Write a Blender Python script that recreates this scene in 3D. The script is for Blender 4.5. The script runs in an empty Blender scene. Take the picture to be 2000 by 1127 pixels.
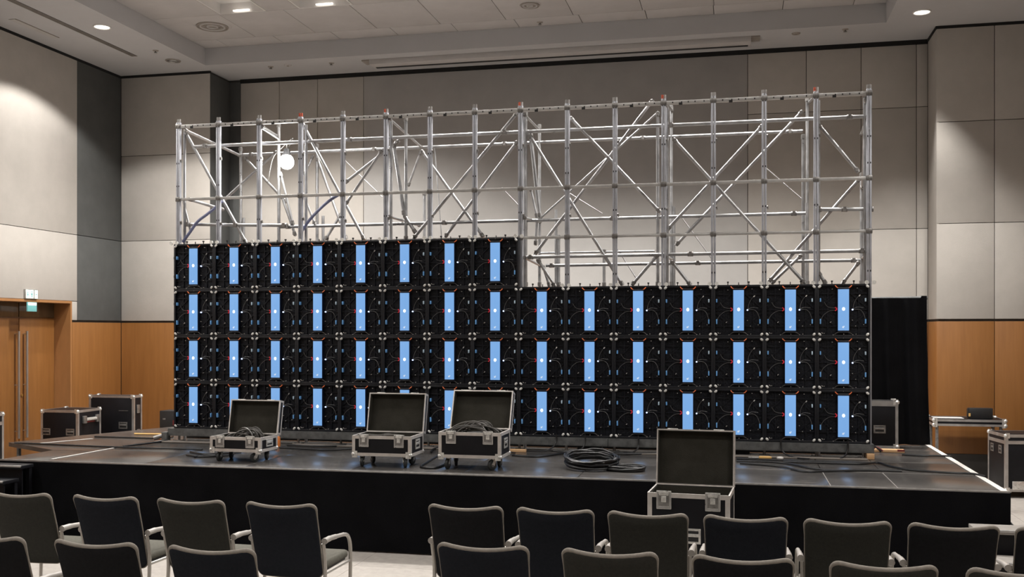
import bpy, bmesh, math, random
from mathutils import Vector, Matrix
random.seed(7)
PI = math.pi
SC = bpy.context.scene
COL = SC.collection

# ------------------------------------------------------------------ camera, world, exposure
cam_d = bpy.data.cameras.new('camera')
cam_d.sensor_width = 36.0
cam_d.lens = 36.0 * 1975.0 / 2000.0
cam_d.shift_y = 0.04095
cam_d.clip_start = 0.05
cam = bpy.data.objects.new('camera', cam_d)
COL.objects.link(cam)
cam.location = (0, 0, 1.97)
cam.rotation_euler = (PI / 2, 0, 0.2197)
SC.camera = cam
world = bpy.data.worlds.new('world')
SC.world = world
world.use_nodes = True
world.node_tree.nodes['Background'].inputs[0].default_value = (0.5, 0.5, 0.55, 1)
world.node_tree.nodes['Background'].inputs[1].default_value = 0.02
SC.view_settings.view_transform = 'Standard'
SC.view_settings.look = 'None'
SC.view_settings.gamma = 1.0
SC.view_settings.use_curve_mapping = False
SC.view_settings.exposure = 0.0

# lamp settings (used by the luminaire and downlight builders)
LUM_COL = (1.0, 0.965, 0.92)
LUM_E, LUM_A, LUM_B = 105.0, 138.0, 0.55          # luminaires above the seating
LUMW_E, LUMW_A, LUMW_B = 760.0, 127.0, 0.5        # luminaires nearest the back wall; the unseen second row is added to light it
DOWN_E, DOWN_A, DOWN_B = 460.0, 128.0, 0.2
WORK_E = 40.0

def lamp(name, kind, loc, energy, col=LUM_COL, parent=None, **kw):
    d = bpy.data.lights.new(name, kind)
    d.energy = energy
    d.color = col
    for k, v in kw.items():
        setattr(d, k, v)
    o = bpy.data.objects.new(name, d)
    COL.objects.link(o)
    o.location = loc
    if parent:
        o.parent = parent
        o.location = Vector(loc) - parent.location
    return o

# ------------------------------------------------------------------ materials
MATS = {}
def mat(name, col, rough=0.6, metal=0.0, var=0.0, scale=6.0, stretch=(1, 1, 1), bump=0.0, bscale=80.0, emit=None, estr=0.0, rvar=0.0, col2=None, spec=0.5, alpha=None):
    m = bpy.data.materials.new(name)
    m.use_nodes = True
    nt = m.node_tree
    b = nt.nodes['Principled BSDF']
    b.inputs['Base Color'].default_value = (*col, 1)
    b.inputs['Roughness'].default_value = rough
    b.inputs['Metallic'].default_value = metal
    b.inputs['Specular IOR Level'].default_value = spec
    tc = nt.nodes.new('ShaderNodeTexCoord')
    mp = nt.nodes.new('ShaderNodeMapping')
    mp.inputs['Scale'].default_value = stretch
    nt.links.new(tc.outputs['Object'], mp.inputs['Vector'])
    if var or col2 or rvar:
        n = nt.nodes.new('ShaderNodeTexNoise')
        n.inputs['Scale'].default_value = scale
        n.inputs['Detail'].default_value = 6
        n.inputs['Roughness'].default_value = 0.6
        nt.links.new(mp.outputs['Vector'], n.inputs['Vector'])
        r = nt.nodes.new('ShaderNodeValToRGB')
        r.color_ramp.elements[0].position = 0.3
        r.color_ramp.elements[1].position = 0.7
        c2 = col2 or tuple(min(1, c * (1 + var)) for c in col)
        c1 = col if col2 else tuple(c * (1 - var) for c in col)
        r.color_ramp.elements[0].color = (*c1, 1)
        r.color_ramp.elements[1].color = (*c2, 1)
        nt.links.new(n.outputs['Fac'], r.inputs['Fac'])
        nt.links.new(r.outputs['Color'], b.inputs['Base Color'])
        if rvar:
            mr = nt.nodes.new('ShaderNodeMapRange')
            mr.inputs['From Min'].default_value = 0.3
            mr.inputs['From Max'].default_value = 0.7
            mr.inputs['To Min'].default_value = max(0.02, rough - rvar)
            mr.inputs['To Max'].default_value = min(1, rough + rvar)
            nt.links.new(n.outputs['Fac'], mr.inputs['Value'])
            nt.links.new(mr.outputs['Result'], b.inputs['Roughness'])
    if bump:
        n2 = nt.nodes.new('ShaderNodeTexNoise')
        n2.inputs['Scale'].default_value = bscale
        n2.inputs['Detail'].default_value = 3
        nt.links.new(mp.outputs['Vector'], n2.inputs['Vector'])
        bp = nt.nodes.new('ShaderNodeBump')
        bp.inputs['Strength'].default_value = bump
        bp.inputs['Distance'].default_value = 0.01
        nt.links.new(n2.outputs['Fac'], bp.inputs['Height'])
        nt.links.new(bp.outputs['Normal'], b.inputs['Normal'])
    if emit:
        b.inputs['Emission Color'].default_value = (*emit, 1)
        b.inputs['Emission Strength'].default_value = estr
    MATS[name] = m
    return m

mat('fabric_wall', (0.47, 0.44, 0.405), 0.9, var=0.05, scale=3, bump=0.25, bscale=220, spec=0.2)
mat('fabric_wall_shaded', (0.405, 0.39, 0.375), 0.9, var=0.05, scale=3, bump=0.2, bscale=220, spec=0.2)  # wall fabric greyed a little: shade of the upper wall put into the colour
mat('fabric_dark', (0.095, 0.097, 0.095), 0.9, var=0.08, scale=4, bump=0.25, bscale=200, spec=0.2)
mat('wall_core', (0.06, 0.055, 0.05), 0.9, var=0.1)
mat('shadow_gap', (0.008, 0.008, 0.008), 0.9, var=0.1)
mat('wood', (0.225, 0.092, 0.022), 0.5, col2=(0.275, 0.116, 0.030), scale=9, stretch=(2.2, 2.2, 0.16), bump=0.05, bscale=60)
mat('wood_dark', (0.17, 0.072, 0.020), 0.35, col2=(0.21, 0.092, 0.028), scale=9, stretch=(2.2, 2.2, 0.16), bump=0.05, bscale=60)
mat('wood_edge', (0.36, 0.17, 0.062), 0.45, var=0.1, scale=8, stretch=(1, 1, 0.3))
mat('plaster', (0.50, 0.495, 0.50), 0.85, var=0.03, scale=2, bump=0.05, bscale=100, spec=0.2)
mat('tile_white', (0.50, 0.48, 0.47), 0.9, var=0.05, scale=3, bump=0.2, bscale=180, spec=0.2)
mat('floor_carpet', (0.40, 0.37, 0.34), 0.9, var=0.1, scale=14, bump=0.4, bscale=260, spec=0.15)
mat('floor_gap', (0.30, 0.28, 0.25), 0.9, var=0.1)
mat('skirt', (0.0045, 0.0045, 0.0055), 0.95, var=0.3, scale=3, bump=0.2, bscale=150, spec=0.08)
mat('drape', (0.006, 0.006, 0.007), 0.9, var=0.3, scale=3, bump=0.2, bscale=120, spec=0.06)
mat('white_tape', (0.75, 0.72, 0.68), 0.6, var=0.08, scale=20)
mat('alu', (0.50, 0.49, 0.48), 0.40, 0.8, var=0.12, scale=14, rvar=0.1)
mat('alu_ledger', (0.46, 0.45, 0.435), 0.45, 0.3, var=0.12, scale=12, rvar=0.1)
mat('galvanised', (0.40, 0.40, 0.405), 0.38, 0.75, var=0.18, scale=10, rvar=0.12)
mat('alu_rail', (0.42, 0.43, 0.47), 0.45, 0.35, var=0.12, scale=12, rvar=0.1)
mat('coupler', (0.28, 0.27, 0.26), 0.45, 0.8, var=0.3, scale=30)
mat('dark_hole', (0.02, 0.02, 0.02), 0.8, var=0.1)
mat('red_cap', (0.55, 0.10, 0.05), 0.5, var=0.1)
mat('beam_steel', (0.16, 0.165, 0.165), 0.5, 0.5, var=0.3, scale=16, rvar=0.12)
mat('laminate', (0.006, 0.006, 0.008), 0.45, var=0.3, scale=6, bump=0.1, bscale=200, spec=0.25)
mat('case_lining', (0.030, 0.028, 0.022), 0.95, col2=(0.046, 0.043, 0.035), scale=7, bump=0.3, bscale=150, spec=0.15)
mat('zinc', (0.72, 0.71, 0.68), 0.36, 0.7, var=0.25, scale=40, rvar=0.12)
mat('case_alu', (0.66, 0.62, 0.585), 0.42, 0.6, var=0.1, scale=16, rvar=0.08)
mat('rubber', (0.02, 0.022, 0.022), 0.6, var=0.2)
mat('cable_black', (0.010, 0.010, 0.011), 0.42, var=0.25, scale=12)
mat('cable_grey', (0.075, 0.070, 0.064), 0.38, var=0.3, scale=12)
mat('wire_grey', (0.11, 0.11, 0.11), 0.4, var=0.3, scale=30)
mat('seam_dust', (0.24, 0.225, 0.21), 0.7, var=0.25, scale=25)
mat('hose_blue', (0.17, 0.19, 0.33), 0.4, var=0.2)
mat('orange', (0.75, 0.22, 0.04), 0.5, var=0.12)
mat('pine', (0.62, 0.36, 0.17), 0.6, col2=(0.70, 0.45, 0.25), scale=10, stretch=(0.3, 3, 3))
mat('plywood_grey', (0.17, 0.15, 0.13), 0.8, col2=(0.23, 0.20, 0.175), scale=9, stretch=(0.4, 3, 3))
mat('step_grey', (0.25, 0.23, 0.21), 0.8, var=0.12, scale=12)
mat('yellow_cord', (0.75, 0.46, 0.16), 0.5, var=0.1)
mat('cabinet_black', (0.007, 0.008, 0.012), 0.45, var=0.3, scale=12, bump=0.1, bscale=60)
mat('cabinet_inner', (0.005, 0.006, 0.010), 0.5, var=0.4, scale=18, bump=0.5, bscale=45, spec=0.3)
mat('blue_strip', (0.03, 0.06, 0.10), 0.4, emit=(0.185, 0.385, 0.73), estr=1.0, var=0.05)
mat('strip_side', (0.006, 0.012, 0.035), 0.4, var=0.2)
mat('status_white', (0.8, 0.8, 0.8), 0.4, emit=(0.9, 0.95, 1.0), estr=2.2, var=0.02)
mat('led_blue', (0.5, 0.6, 0.9), 0.3, emit=(0.55, 0.68, 1.0), estr=2.0, var=0.02)
mat('red_plug', (0.75, 0.03, 0.05), 0.4, var=0.1, emit=(0.8, 0.02, 0.06), estr=0.12)  # faint emission put in to brighten the red; the plug is no lamp
mat('latch_blue', (0.20, 0.50, 1.0), 0.35, var=0.08)
mat('latch_pale', (0.60, 0.78, 0.95), 0.35, var=0.08)
mat('handle_orange', (0.90, 0.20, 0.06), 0.4, var=0.08)
mat('lock_grey', (0.85, 0.84, 0.80), 0.4, 0.1, var=0.2, scale=60)
mat('screw', (0.62, 0.60, 0.58), 0.35, 0.5, var=0.1)
mat('sticker', (0.72, 0.78, 0.85), 0.5, var=0.1, emit=(0.6, 0.75, 0.95), estr=0.55)  # weak emission keeps the sticker pale; it is no light source
mat('chair_olive', (0.030, 0.030, 0.026), 0.95, col2=(0.042, 0.041, 0.035), scale=60, bump=0.35, bscale=300, spec=0.2)
mat('chair_navy', (0.011, 0.013, 0.018), 0.95, col2=(0.017, 0.019, 0.025), scale=60, bump=0.35, bscale=300, spec=0.2)
mat('chair_black', (0.009, 0.009, 0.010), 0.95, col2=(0.014, 0.014, 0.016), scale=60, bump=0.35, bscale=300, spec=0.2)
mat('chair_edge_lit', (0.25, 0.225, 0.195), 0.85, var=0.12, scale=40, bump=0.2, bscale=200, spec=0.2)  # backrest edging, with light from above put into its pale taupe
mat('seat_fabric', (0.13, 0.125, 0.105), 0.95, var=0.15, scale=50, bump=0.3, bscale=260, spec=0.2)
mat('chair_metal', (0.50, 0.47, 0.43), 0.38, 0.6, var=0.06, scale=20)
mat('arm_pad', (0.42, 0.39, 0.36), 0.45, 0.2, var=0.08)
mat('downlight_glow', (0.9, 0.9, 0.9), 0.5, emit=(1, 0.93, 0.82), estr=4.0, var=0.02)
mat('lum_glow', (0.8, 0.78, 0.75), 0.6, emit=(1, 0.93, 0.84), estr=2.6, var=0.02)
mat('lum_white', (0.72, 0.70, 0.68), 0.5, var=0.03)
mat('grille', (0.30, 0.27, 0.24), 0.6, var=0.1)
mat('exit_green', (0.12, 0.36, 0.36), 0.4, emit=(0.25, 0.55, 0.55), estr=0.3, var=0.05)
mat('exit_white', (0.8, 0.9, 0.85), 0.4, emit=(0.75, 1.0, 0.92), estr=0.9, var=0.02)
mat('transom', (0.10, 0.065, 0.035), 0.12, col2=(0.14, 0.09, 0.05), scale=6, stretch=(1, 2, 0.2))
mat('steel_bar', (0.66, 0.65, 0.63), 0.28, 0.9, var=0.06)
mat('brass', (0.65, 0.42, 0.14), 0.35, 0.8, var=0.1)
mat('lamp_white', (1, 1, 1), 0.4, emit=(1, 0.98, 0.94), estr=30.0, var=0.01)
mat('amp_black', (0.014, 0.014, 0.015), 0.5, var=0.3)
mat('dark_red', (0.16, 0.02, 0.02), 0.5, var=0.2)
mat('print_white', (0.7, 0.7, 0.7), 0.6, var=0.05)
mat('stencil', (0.32, 0.31, 0.30), 0.6, var=0.1)

def deck_material():
    m = bpy.data.materials.new('deck_ply')
    m.use_nodes = True
    nt = m.node_tree
    b = nt.nodes['Principled BSDF']
    b.inputs['Specular IOR Level'].default_value = 0.75
    tc = nt.nodes.new('ShaderNodeTexCoord')
    n = nt.nodes.new('ShaderNodeTexNoise'); n.inputs['Scale'].default_value = 2.2; n.inputs['Detail'].default_value = 8
    nt.links.new(tc.outputs['Object'], n.inputs['Vector'])
    r = nt.nodes.new('ShaderNodeValToRGB')
    r.color_ramp.elements[0].position = 0.3; r.color_ramp.elements[0].color = (0.054, 0.050, 0.048, 1)
    r.color_ramp.elements[1].position = 0.72; r.color_ramp.elements[1].color = (0.082, 0.076, 0.071, 1)
    nt.links.new(n.outputs['Fac'], r.inputs['Fac'])
    # scuffs: thin bright streaks
    mp = nt.nodes.new('ShaderNodeMapping'); mp.inputs['Scale'].default_value = (3.0, 26.0, 1.0); mp.inputs['Rotation'].default_value = (0, 0, 0.25)
    nt.links.new(tc.outputs['Object'], mp.inputs['Vector'])
    n2 = nt.nodes.new('ShaderNodeTexNoise'); n2.inputs['Scale'].default_value = 1.6; n2.inputs['Detail'].default_value = 4
    nt.links.new(mp.outputs['Vector'], n2.inputs['Vector'])
    r2 = nt.nodes.new('ShaderNodeValToRGB')
    r2.color_ramp.elements[0].position = 0.64; r2.color_ramp.elements[0].color = (0, 0, 0, 1)
    r2.color_ramp.elements[1].position = 0.74; r2.color_ramp.elements[1].color = (0.5, 0.5, 0.5, 1)
    nt.links.new(n2.outputs['Fac'], r2.inputs['Fac'])
    mx = nt.nodes.new('ShaderNodeMixRGB'); mx.inputs['Color2'].default_value = (0.26, 0.24, 0.22, 1)
    nt.links.new(r2.outputs['Color'], mx.inputs['Fac'])
    nt.links.new(r.outputs['Color'], mx.inputs['Color1'])
    nt.links.new(mx.outputs['Color'], b.inputs['Base Color'])
    mr = nt.nodes.new('ShaderNodeMapRange'); mr.inputs['From Min'].default_value = 0.3; mr.inputs['From Max'].default_value = 0.7
    mr.inputs['To Min'].default_value = 0.23; mr.inputs['To Max'].default_value = 0.27
    nt.links.new(n.outputs['Fac'], mr.inputs['Value'])
    nt.links.new(mr.outputs['Result'], b.inputs['Roughness'])
    bp = nt.nodes.new('ShaderNodeBump'); bp.inputs['Strength'].default_value = 0.02; bp.inputs['Distance'].default_value = 0.005
    n3 = nt.nodes.new('ShaderNodeTexNoise'); n3.inputs['Scale'].default_value = 60
    nt.links.new(tc.outputs['Object'], n3.inputs['Vector'])
    nt.links.new(n3.outputs['Fac'], bp.inputs['Height'])
    nt.links.new(bp.outputs['Normal'], b.inputs['Normal'])
    MATS['deck_ply'] = m
deck_material()

# ------------------------------------------------------------------ mesh helpers
class MB:
    def __init__(s):
        s.v = []; s.f = []
    def add(s, vs, fs):
        o = len(s.v)
        s.v += [tuple(p) for p in vs]
        s.f += [tuple(i + o for i in f) for f in fs]
        return s
    def box(s, x0, x1, y0, y1, z0, z1, c=0.0):
        if c <= 0:
            vs = [(x, y, z) for z in (z0, z1) for y in (y0, y1) for x in (x0, x1)]
            return s.add(vs, [(0, 2, 3, 1), (4, 5, 7, 6), (0, 1, 5, 4), (2, 6, 7, 3), (0, 4, 6, 2), (1, 3, 7, 5)])
        bm = bmesh.new()
        bmesh.ops.create_cube(bm, size=1.0)
        for v in bm.verts:
            v.co = Vector(((x0 + x1) / 2 + v.co.x * (x1 - x0), (y0 + y1) / 2 + v.co.y * (y1 - y0), (z0 + z1) / 2 + v.co.z * (z1 - z0)))
        bmesh.ops.bevel(bm, geom=list(bm.edges), offset=c, segments=2, profile=0.5, affect='EDGES')
        bm.verts.index_update()
        s.add([v.co[:] for v in bm.verts], [[v.index for v in f.verts] for f in bm.faces])
        bm.free()
        return s
    def bar(s, a, b, wx, wz, up=(0, 0, 1)):
        a = Vector(a); b = Vector(b); d = (b - a).normalized(); up = Vector(up)
        sd = d.cross(up)
        if sd.length < 1e-4:
            sd = d.cross(Vector((0, 1, 0)))
        sd.normalize(); u = sd.cross(d)
        vs = []
        for p in (a, b):
            for i, j in ((-1, -1), (1, -1), (1, 1), (-1, 1)):
                vs.append(p + sd * (wx / 2 * i) + u * (wz / 2 * j))
        return s.add(vs, [(0, 1, 2, 3), (7, 6, 5, 4), (0, 4, 5, 1), (1, 5, 6, 2), (2, 6, 7, 3), (3, 7, 4, 0)])
    def tube(s, pts, r, n=8, closed=False):
        pts = [Vector(p) for p in pts]
        m = len(pts)
        rr = r if isinstance(r, (list, tuple)) else [r] * m
        T = []
        for i in range(m):
            a = pts[(i - 1) % m] if (closed or i > 0) else pts[i]
            b = pts[(i + 1) % m] if (closed or i < m - 1) else pts[i]
            T.append((b - a).normalized())
        ref = Vector((0, 0, 1)) if abs(T[0].z) < 0.9 else Vector((1, 0, 0))
        u = T[0].cross(ref).normalized()
        vs = []
        for i in range(m):
            u = (u - T[i] * u.dot(T[i]))
            u.normalize()
            w = T[i].cross(u)
            for k in range(n):
                a = 2 * PI * k / n
                vs.append(pts[i] + (u * math.cos(a) + w * math.sin(a)) * rr[i])
        fs = []
        for i in range(m if closed else m - 1):
            j = (i + 1) % m
            for k in range(n):
                l = (k + 1) % n
                fs.append((i * n + k, j * n + k, j * n + l, i * n + l))
        if not closed:
            fs.append(tuple(range(n)))
            fs.append(tuple((m - 1) * n + k for k in reversed(range(n))))
        return s.add(vs, fs)
    def prism(s, poly, z0, z1):
        n = len(poly)
        vs = [(x, y, z0) for x, y in poly] + [(x, y, z1) for x, y in poly]
        fs = [tuple(reversed(range(n))), tuple(range(n, 2 * n))]
        for i in range(n):
            j = (i + 1) % n
            fs.append((i, j, n + j, n + i))
        return s.add(vs, fs)
    def disc(s, c, axis, r, t, n=16, r2=None):
        c = Vector(c); ax = Vector(axis).normalized()
        return s.tube([c, c + ax * t], [r, r2 if r2 is not None else r], n)
    def ring(s, c, axis, r, tr, n=20, k=6):
        c = Vector(c); ax = Vector(axis).normalized()
        ref = Vector((0, 0, 1)) if abs(ax.z) < 0.9 else Vector((1, 0, 0))
        u = ax.cross(ref).normalized(); w = ax.cross(u)
        return s.tube([c + (u * math.cos(2 * PI * i / n) + w * math.sin(2 * PI * i / n)) * r for i in range(n)], tr, k, True)
    def sphere(s, c, r, n=10, m=6, sz=1.0):
        vs = [(c[0], c[1], c[2] - r * sz)]
        for i in range(1, m):
            ph = -PI / 2 + PI * i / m
            for k in range(n):
                a = 2 * PI * k / n
                vs.append((c[0] + r * math.cos(ph) * math.cos(a), c[1] + r * math.cos(ph) * math.sin(a), c[2] + r * sz * math.sin(ph)))
        vs.append((c[0], c[1], c[2] + r * sz))
        fs = []
        for k in range(n):
            fs.append((0, 1 + (k + 1) % n, 1 + k))
            t = 1 + (m - 2) * n
            fs.append((len(vs) - 1, t + k, t + (k + 1) % n))
        for i in range(m - 2):
            for k in range(n):
                a = 1 + i * n + k; b = 1 + i * n + (k + 1) % n
                fs.append((a, b, b + n, a + n))
        return s.add(vs, fs)
    def xf(s, M):
        s.v = [tuple(M @ Vector(p)) for p in s.v]
        return s
    def shift(s, d):
        s.v = [(p[0] + d[0], p[1] + d[1], p[2] + d[2]) for p in s.v]
        return s
    def mesh(s, name, m, angle=40):
        me = bpy.data.meshes.new(name)
        me.from_pydata(s.v, [], s.f)
        me.validate()
        bm = bmesh.new(); bm.from_mesh(me)
        bmesh.ops.recalc_face_normals(bm, faces=bm.faces)
        bm.to_mesh(me); bm.free()
        for p in me.polygons:
            p.use_smooth = True
        me.set_sharp_from_angle(angle=math.radians(angle))
        me.materials.append(MATS[m])
        return me

def link(name, data, parent=None, loc=(0, 0, 0), rot=(0, 0, 0)):
    o = bpy.data.objects.new(name, data)
    COL.objects.link(o)
    o.location = loc
    o.rotation_euler = rot
    if parent:
        o.parent = parent
    return o
def obj(name, mb, m, parent=None, world=False, angle=40):
    """mesh object; world=True: mb is in world coordinates under an unrotated parent"""
    o = link(name, mb.mesh(name, m, angle), parent)
    if parent and world:
        o.location = -parent.location
    return o
def tag(o, label, cat, group=None):
    o['label'] = label; o['category'] = cat
    if group:
        o['group'] = group
    return o
def thing(name, label, cat, loc=(0, 0, 0), rz=0.0, group=None):
    return tag(link(name, None, None, loc, (0, 0, rz)), label, cat, group)
def struct(name, mb, m):
    o = obj(name, mb, m)
    o['kind'] = 'structure'
    return o
def copy_tree(o, parent=None):
    c = o.copy()
    COL.objects.link(c)
    c.parent = parent
    for ch in list(o.children):
        copy_tree(ch, c)
    return c
def spline(pts, n=6):
    """Catmull-Rom through points"""
    P = [Vector(p) for p in pts]
    out = []
    for i in range(len(P) - 1):
        p0 = P[max(0, i - 1)]; p1 = P[i]; p2 = P[i + 1]; p3 = P[min(len(P) - 1, i + 2)]
        for k in range(n):
            t = k / n
            out.append(0.5 * ((2 * p1) + (p2 - p0) * t + (2 * p0 - 5 * p1 + 4 * p2 - p3) * t * t + (3 * p1 - p0 - 3 * p2 + p3) * t ** 3))
    out.append(P[-1])
    return out

# ------------------------------------------------------------------ the room
XL, XR, YB, YF = -9.66, 5.6, 14.47, -6.0     # left wall, right wall, pilaster plane, wall behind the viewer
YR = 15.10                                   # recessed back wall
ZC, ZT = 6.05, 6.31                          # soffit, raised tray ceiling
DADO, J1, J2 = 2.12, 3.40, 4.76

fl = struct('floor', MB().box(XL - 0.5, XR + 0.3, YF - 0.3, YR + 0.3, -0.2, -0.012), 'floor_gap')
tile_me = MB().box(-0.4985, 0.4985, -0.4985, 0.4985, -0.012, 0.0, 0.0).mesh('floor_tile', 'floor_carpet')
for i in range(-10, 6):
    for j in range(-1, 15):
        link('floor_tile', tile_me, fl, (i + 0.37, j + 0.48, 0))
far = MB()
far.box(XL, XR, YF, -1.02, -0.012, -0.001)
obj('floor_edge', far, 'floor_carpet', fl)

G = 0.004
def wall_panels(parent, axis, plane, sgn, cells, m, th=0.03, name='wall_panel'):
    """cells: (a0,a1,z0,z1) along the wall; a panel stands proud by th"""
    for a0, a1, z0, z1 in cells:
        b = MB()
        p0, p1 = sorted((plane, plane + sgn * th))
        if axis == 'x':
            b.box(a0 + G, a1 - G, p0, p1, z0 + G, z1 - G, 0.004)
        else:
            b.box(p0, p1, a0 + G, a1 - G, z0 + G, z1 - G, 0.004)
        obj(name, b, m, parent)

# left wall with the door recess (y 11.68 .. 13.2)
wl = MB()
wl.box(XL - 0.4, XL - 0.03, YF, 11.66, 0, ZC)
wl.box(XL - 0.4, XL - 0.03, 13.22, YR + 0.2, 0, ZC)
wl.box(XL - 0.4, XL - 0.03, 11.66, 13.22, 2.38, ZC)
wl.box(XL - 0.45, XL - 0.40, 11.5, 13.4, 0, 2.5)
wall_left = struct('wall_left', wl, 'wall_core')
TOP = ZC - 0.035
ys = [YF, -3.6, -1.2, 1.2, 3.6, 6.0, 8.45, 10.9]
cells = [(a, b, z0, z1) for a, b in zip(ys, ys[1:]) for z0, z1 in ((DADO, J1), (J1, TOP))]
cells += [(10.9, 13.37, J1, TOP), (10.9, 13.37, 2.405, J1), (13.235, 13.37, DADO, 2.405), (10.9, 11.63, DADO, 2.405)]
wall_panels(wall_left, 'y', XL - 0.03, 1, cells, 'fabric_wall')
wall_panels(wall_left, 'y', XL - 0.03, 1, [(13.37, 14.47, DADO, J1), (13.37, 14.47, J1, TOP)], 'fabric_dark')
dc = [(a, b, 0.12, DADO - 0.025) for a, b in zip(ys, ys[1:])] + [(10.9, 11.63, 0.12, DADO - 0.025), (13.25, 14.47, 0.12, DADO - 0.025)]
wall_panels(wall_left, 'y', XL - 0.03, 1, dc, 'wood', name='wood_panel')
b = MB().box(XL - 0.03, XL + 0.006, YF, 11.64, 0, 0.12); b.box(XL - 0.03, XL + 0.006, 13.24, YB, 0, 0.12)
struct('baseboard_left', b, 'wall_core')

# door recess lining and frame
fr = MB()
fr.box(XL - 0.28, XL + 0.008, 13.20, 13.235, 0, 2.405)
fr.box(XL - 0.28, XL + 0.008, 11.63, 11.665, 0, 2.405)
fr.box(XL - 0.28, XL + 0.008, 11.665, 13.20, 2.37, 2.405)
struct('trim_1', fr, 'wood_edge')
dr = MB().box(XL - 0.30, XL - 0.28, 11.66, 13.21, 0, 2.38)
door = struct('door_1', dr, 'wood_dark')
for y0, y1, s in ((11.67, 12.435, 1), (12.445, 13.195, -1)):
    leaf = obj('door_leaf', MB().box(XL - 0.28, XL - 0.262, y0 + 0.003, y1 - 0.003, 0.01, 2.145, 0.003), 'wood', door)
    yh = 12.44 - s * 0.085
    hb = MB().tube([(XL - 0.20, yh, 0.45), (XL - 0.20, yh, 1.96)], 0.019, 10)
    for zz in (0.55, 1.2, 1.92):
        hb.tube([(XL - 0.263, yh, zz), (XL - 0.20, yh, zz)], 0.009, 8)
    obj('pull_handle', hb, 'steel_bar', leaf)
obj('lock_cylinder', MB().disc((XL - 0.262, 12.49, 1.05), (1, 0, 0), 0.02, 0.012, 14), 'brass', door)
for y0, y1 in ((11.67, 12.435), (12.445, 13.195)):
    obj('transom_panel', MB().box(XL - 0.28, XL - 0.264, y0 + 0.003, y1 - 0.003, 2.16, 2.366, 0.003), 'transom', door)

# back wall: left pilaster, dark return, recess, right pilaster
wb = MB()
wb.box(XL - 0.3, -8.12, YB + 0.03, YR + 0.3, 0, ZC)
wb.box(-8.12, 2.63, YR + 0.03, YR + 0.3, 0, ZC)
wb.box(2.63, XR + 0.2, YB + 0.03, YR + 0.3, 0, ZC)
wall_back = struct('wall_back', wb, 'wall_core')
zz3 = ((DADO, J1), (J1, J2), (J2, TOP))
wall_panels(wall_back, 'x', YB + 0.03, -1, [(XL, -8.09, a, c) for a, c in zz3], 'fabric_wall')
wall_panels(wall_back, 'x', YR + 0.03, -1, [(-8.12, -7.90, DADO, TOP)], 'fabric_dark')
wall_panels(wall_back, 'y', -8.12, 1, [(YB + 0.0, YR, DADO, TOP)], 'fabric_dark')
xs = [-7.90, -7.22, -6.56, -5.78]
TR = ZC - 0.06
wall_panels(wall_back, 'x', YR + 0.03, -1, [(a, c, z0, z1) for a, c in zip(xs, xs[1:]) for z0, z1 in ((DADO, J1), (J1, TR))], 'fabric_wall')
xs = [-5.78, -3.81, -1.84, 0.14]
wall_panels(wall_back, 'x', YR + 0.03, -1, [(-5.78, 0.14, J1, TR), (-5.78, 0.14, DADO, J1)], 'fabric_wall_shaded')  # middle panels carry some of their shade in the fabric colour
xs = [0.14, 0.96, 1.71, 2.45, 2.60]
wall_panels(wall_back, 'x', YR + 0.03, -1, [(a, c, z0, z1) for a, c in zip(xs, xs[1:]) for z0, z1 in ((DADO, J1), (J1, J2 + 0.35), (J2 + 0.35, TR))], 'fabric_wall')
wall_panels(wall_back, 'y', 2.63, -1, [(YB, YR, DADO, TOP)], 'fabric_wall')
xs = [2.60, 3.32, 4.04, 4.80, XR]
wall_panels(wall_back, 'x', YB + 0.03, -1, [(a, c, z0, z1) for a, c in zip(xs, xs[1:]) for z0, z1 in zz3], 'fabric_wall')
wall_panels(wall_back, 'x', YB + 0.03, -1, [(a, c, 0.32, DADO - 0.025) for a, c in zip(xs, xs[1:])], 'wood', name='wood_panel')
wall_panels(wall_back, 'y', 2.63, -1, [(YB, YR, 0.32, DADO - 0.025)], 'wood', name='wood_panel')
wall_panels(wall_back, 'x', YB + 0.03, -1, [(XL, -8.09, 0.12, DADO - 0.025)], 'wood', name='wood_panel')
wall_panels(wall_back, 'y', -8.12, 1, [(YB, YR, 0.12, DADO - 0.025)], 'wood', name='wood_panel')
xs = [-8.09, -6.2, -4.2, -2.2, -0.2, 1.2, 2.60]
wall_panels(wall_back, 'x', YR + 0.03, -1, [(a, c, 0.12, DADO - 0.025) for a, c in zip(xs, xs[1:])], 'wood', name='wood_panel')
b = MB().box(XL, -8.09, YB - 0.006, YB + 0.03, 0, 0.12).box(-8.09, 2.6, YR - 0.006, YR + 0.03, 0, 0.12).box(2.6, XR, YB - 0.006, YB + 0.03, 0, 0.32)
struct('baseboard_back', b, 'wall_core')
# black shadow gap under the soffit
b = MB().box(-7.90, 2.60, YR - 0.012, YR + 0.02, TR, ZC)
b.box(XL, -8.09, YB - 0.004, YB + 0.03, TOP, ZC).box(2.6, XR, YB - 0.004, YB + 0.03, TOP, ZC).box(XL - 0.03, XL + 0.004, YF, YB, TOP, ZC)
b.box(2.59, 2.63, YB, YR, TOP, ZC)
struct('trim_2', b, 'shadow_gap')

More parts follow.
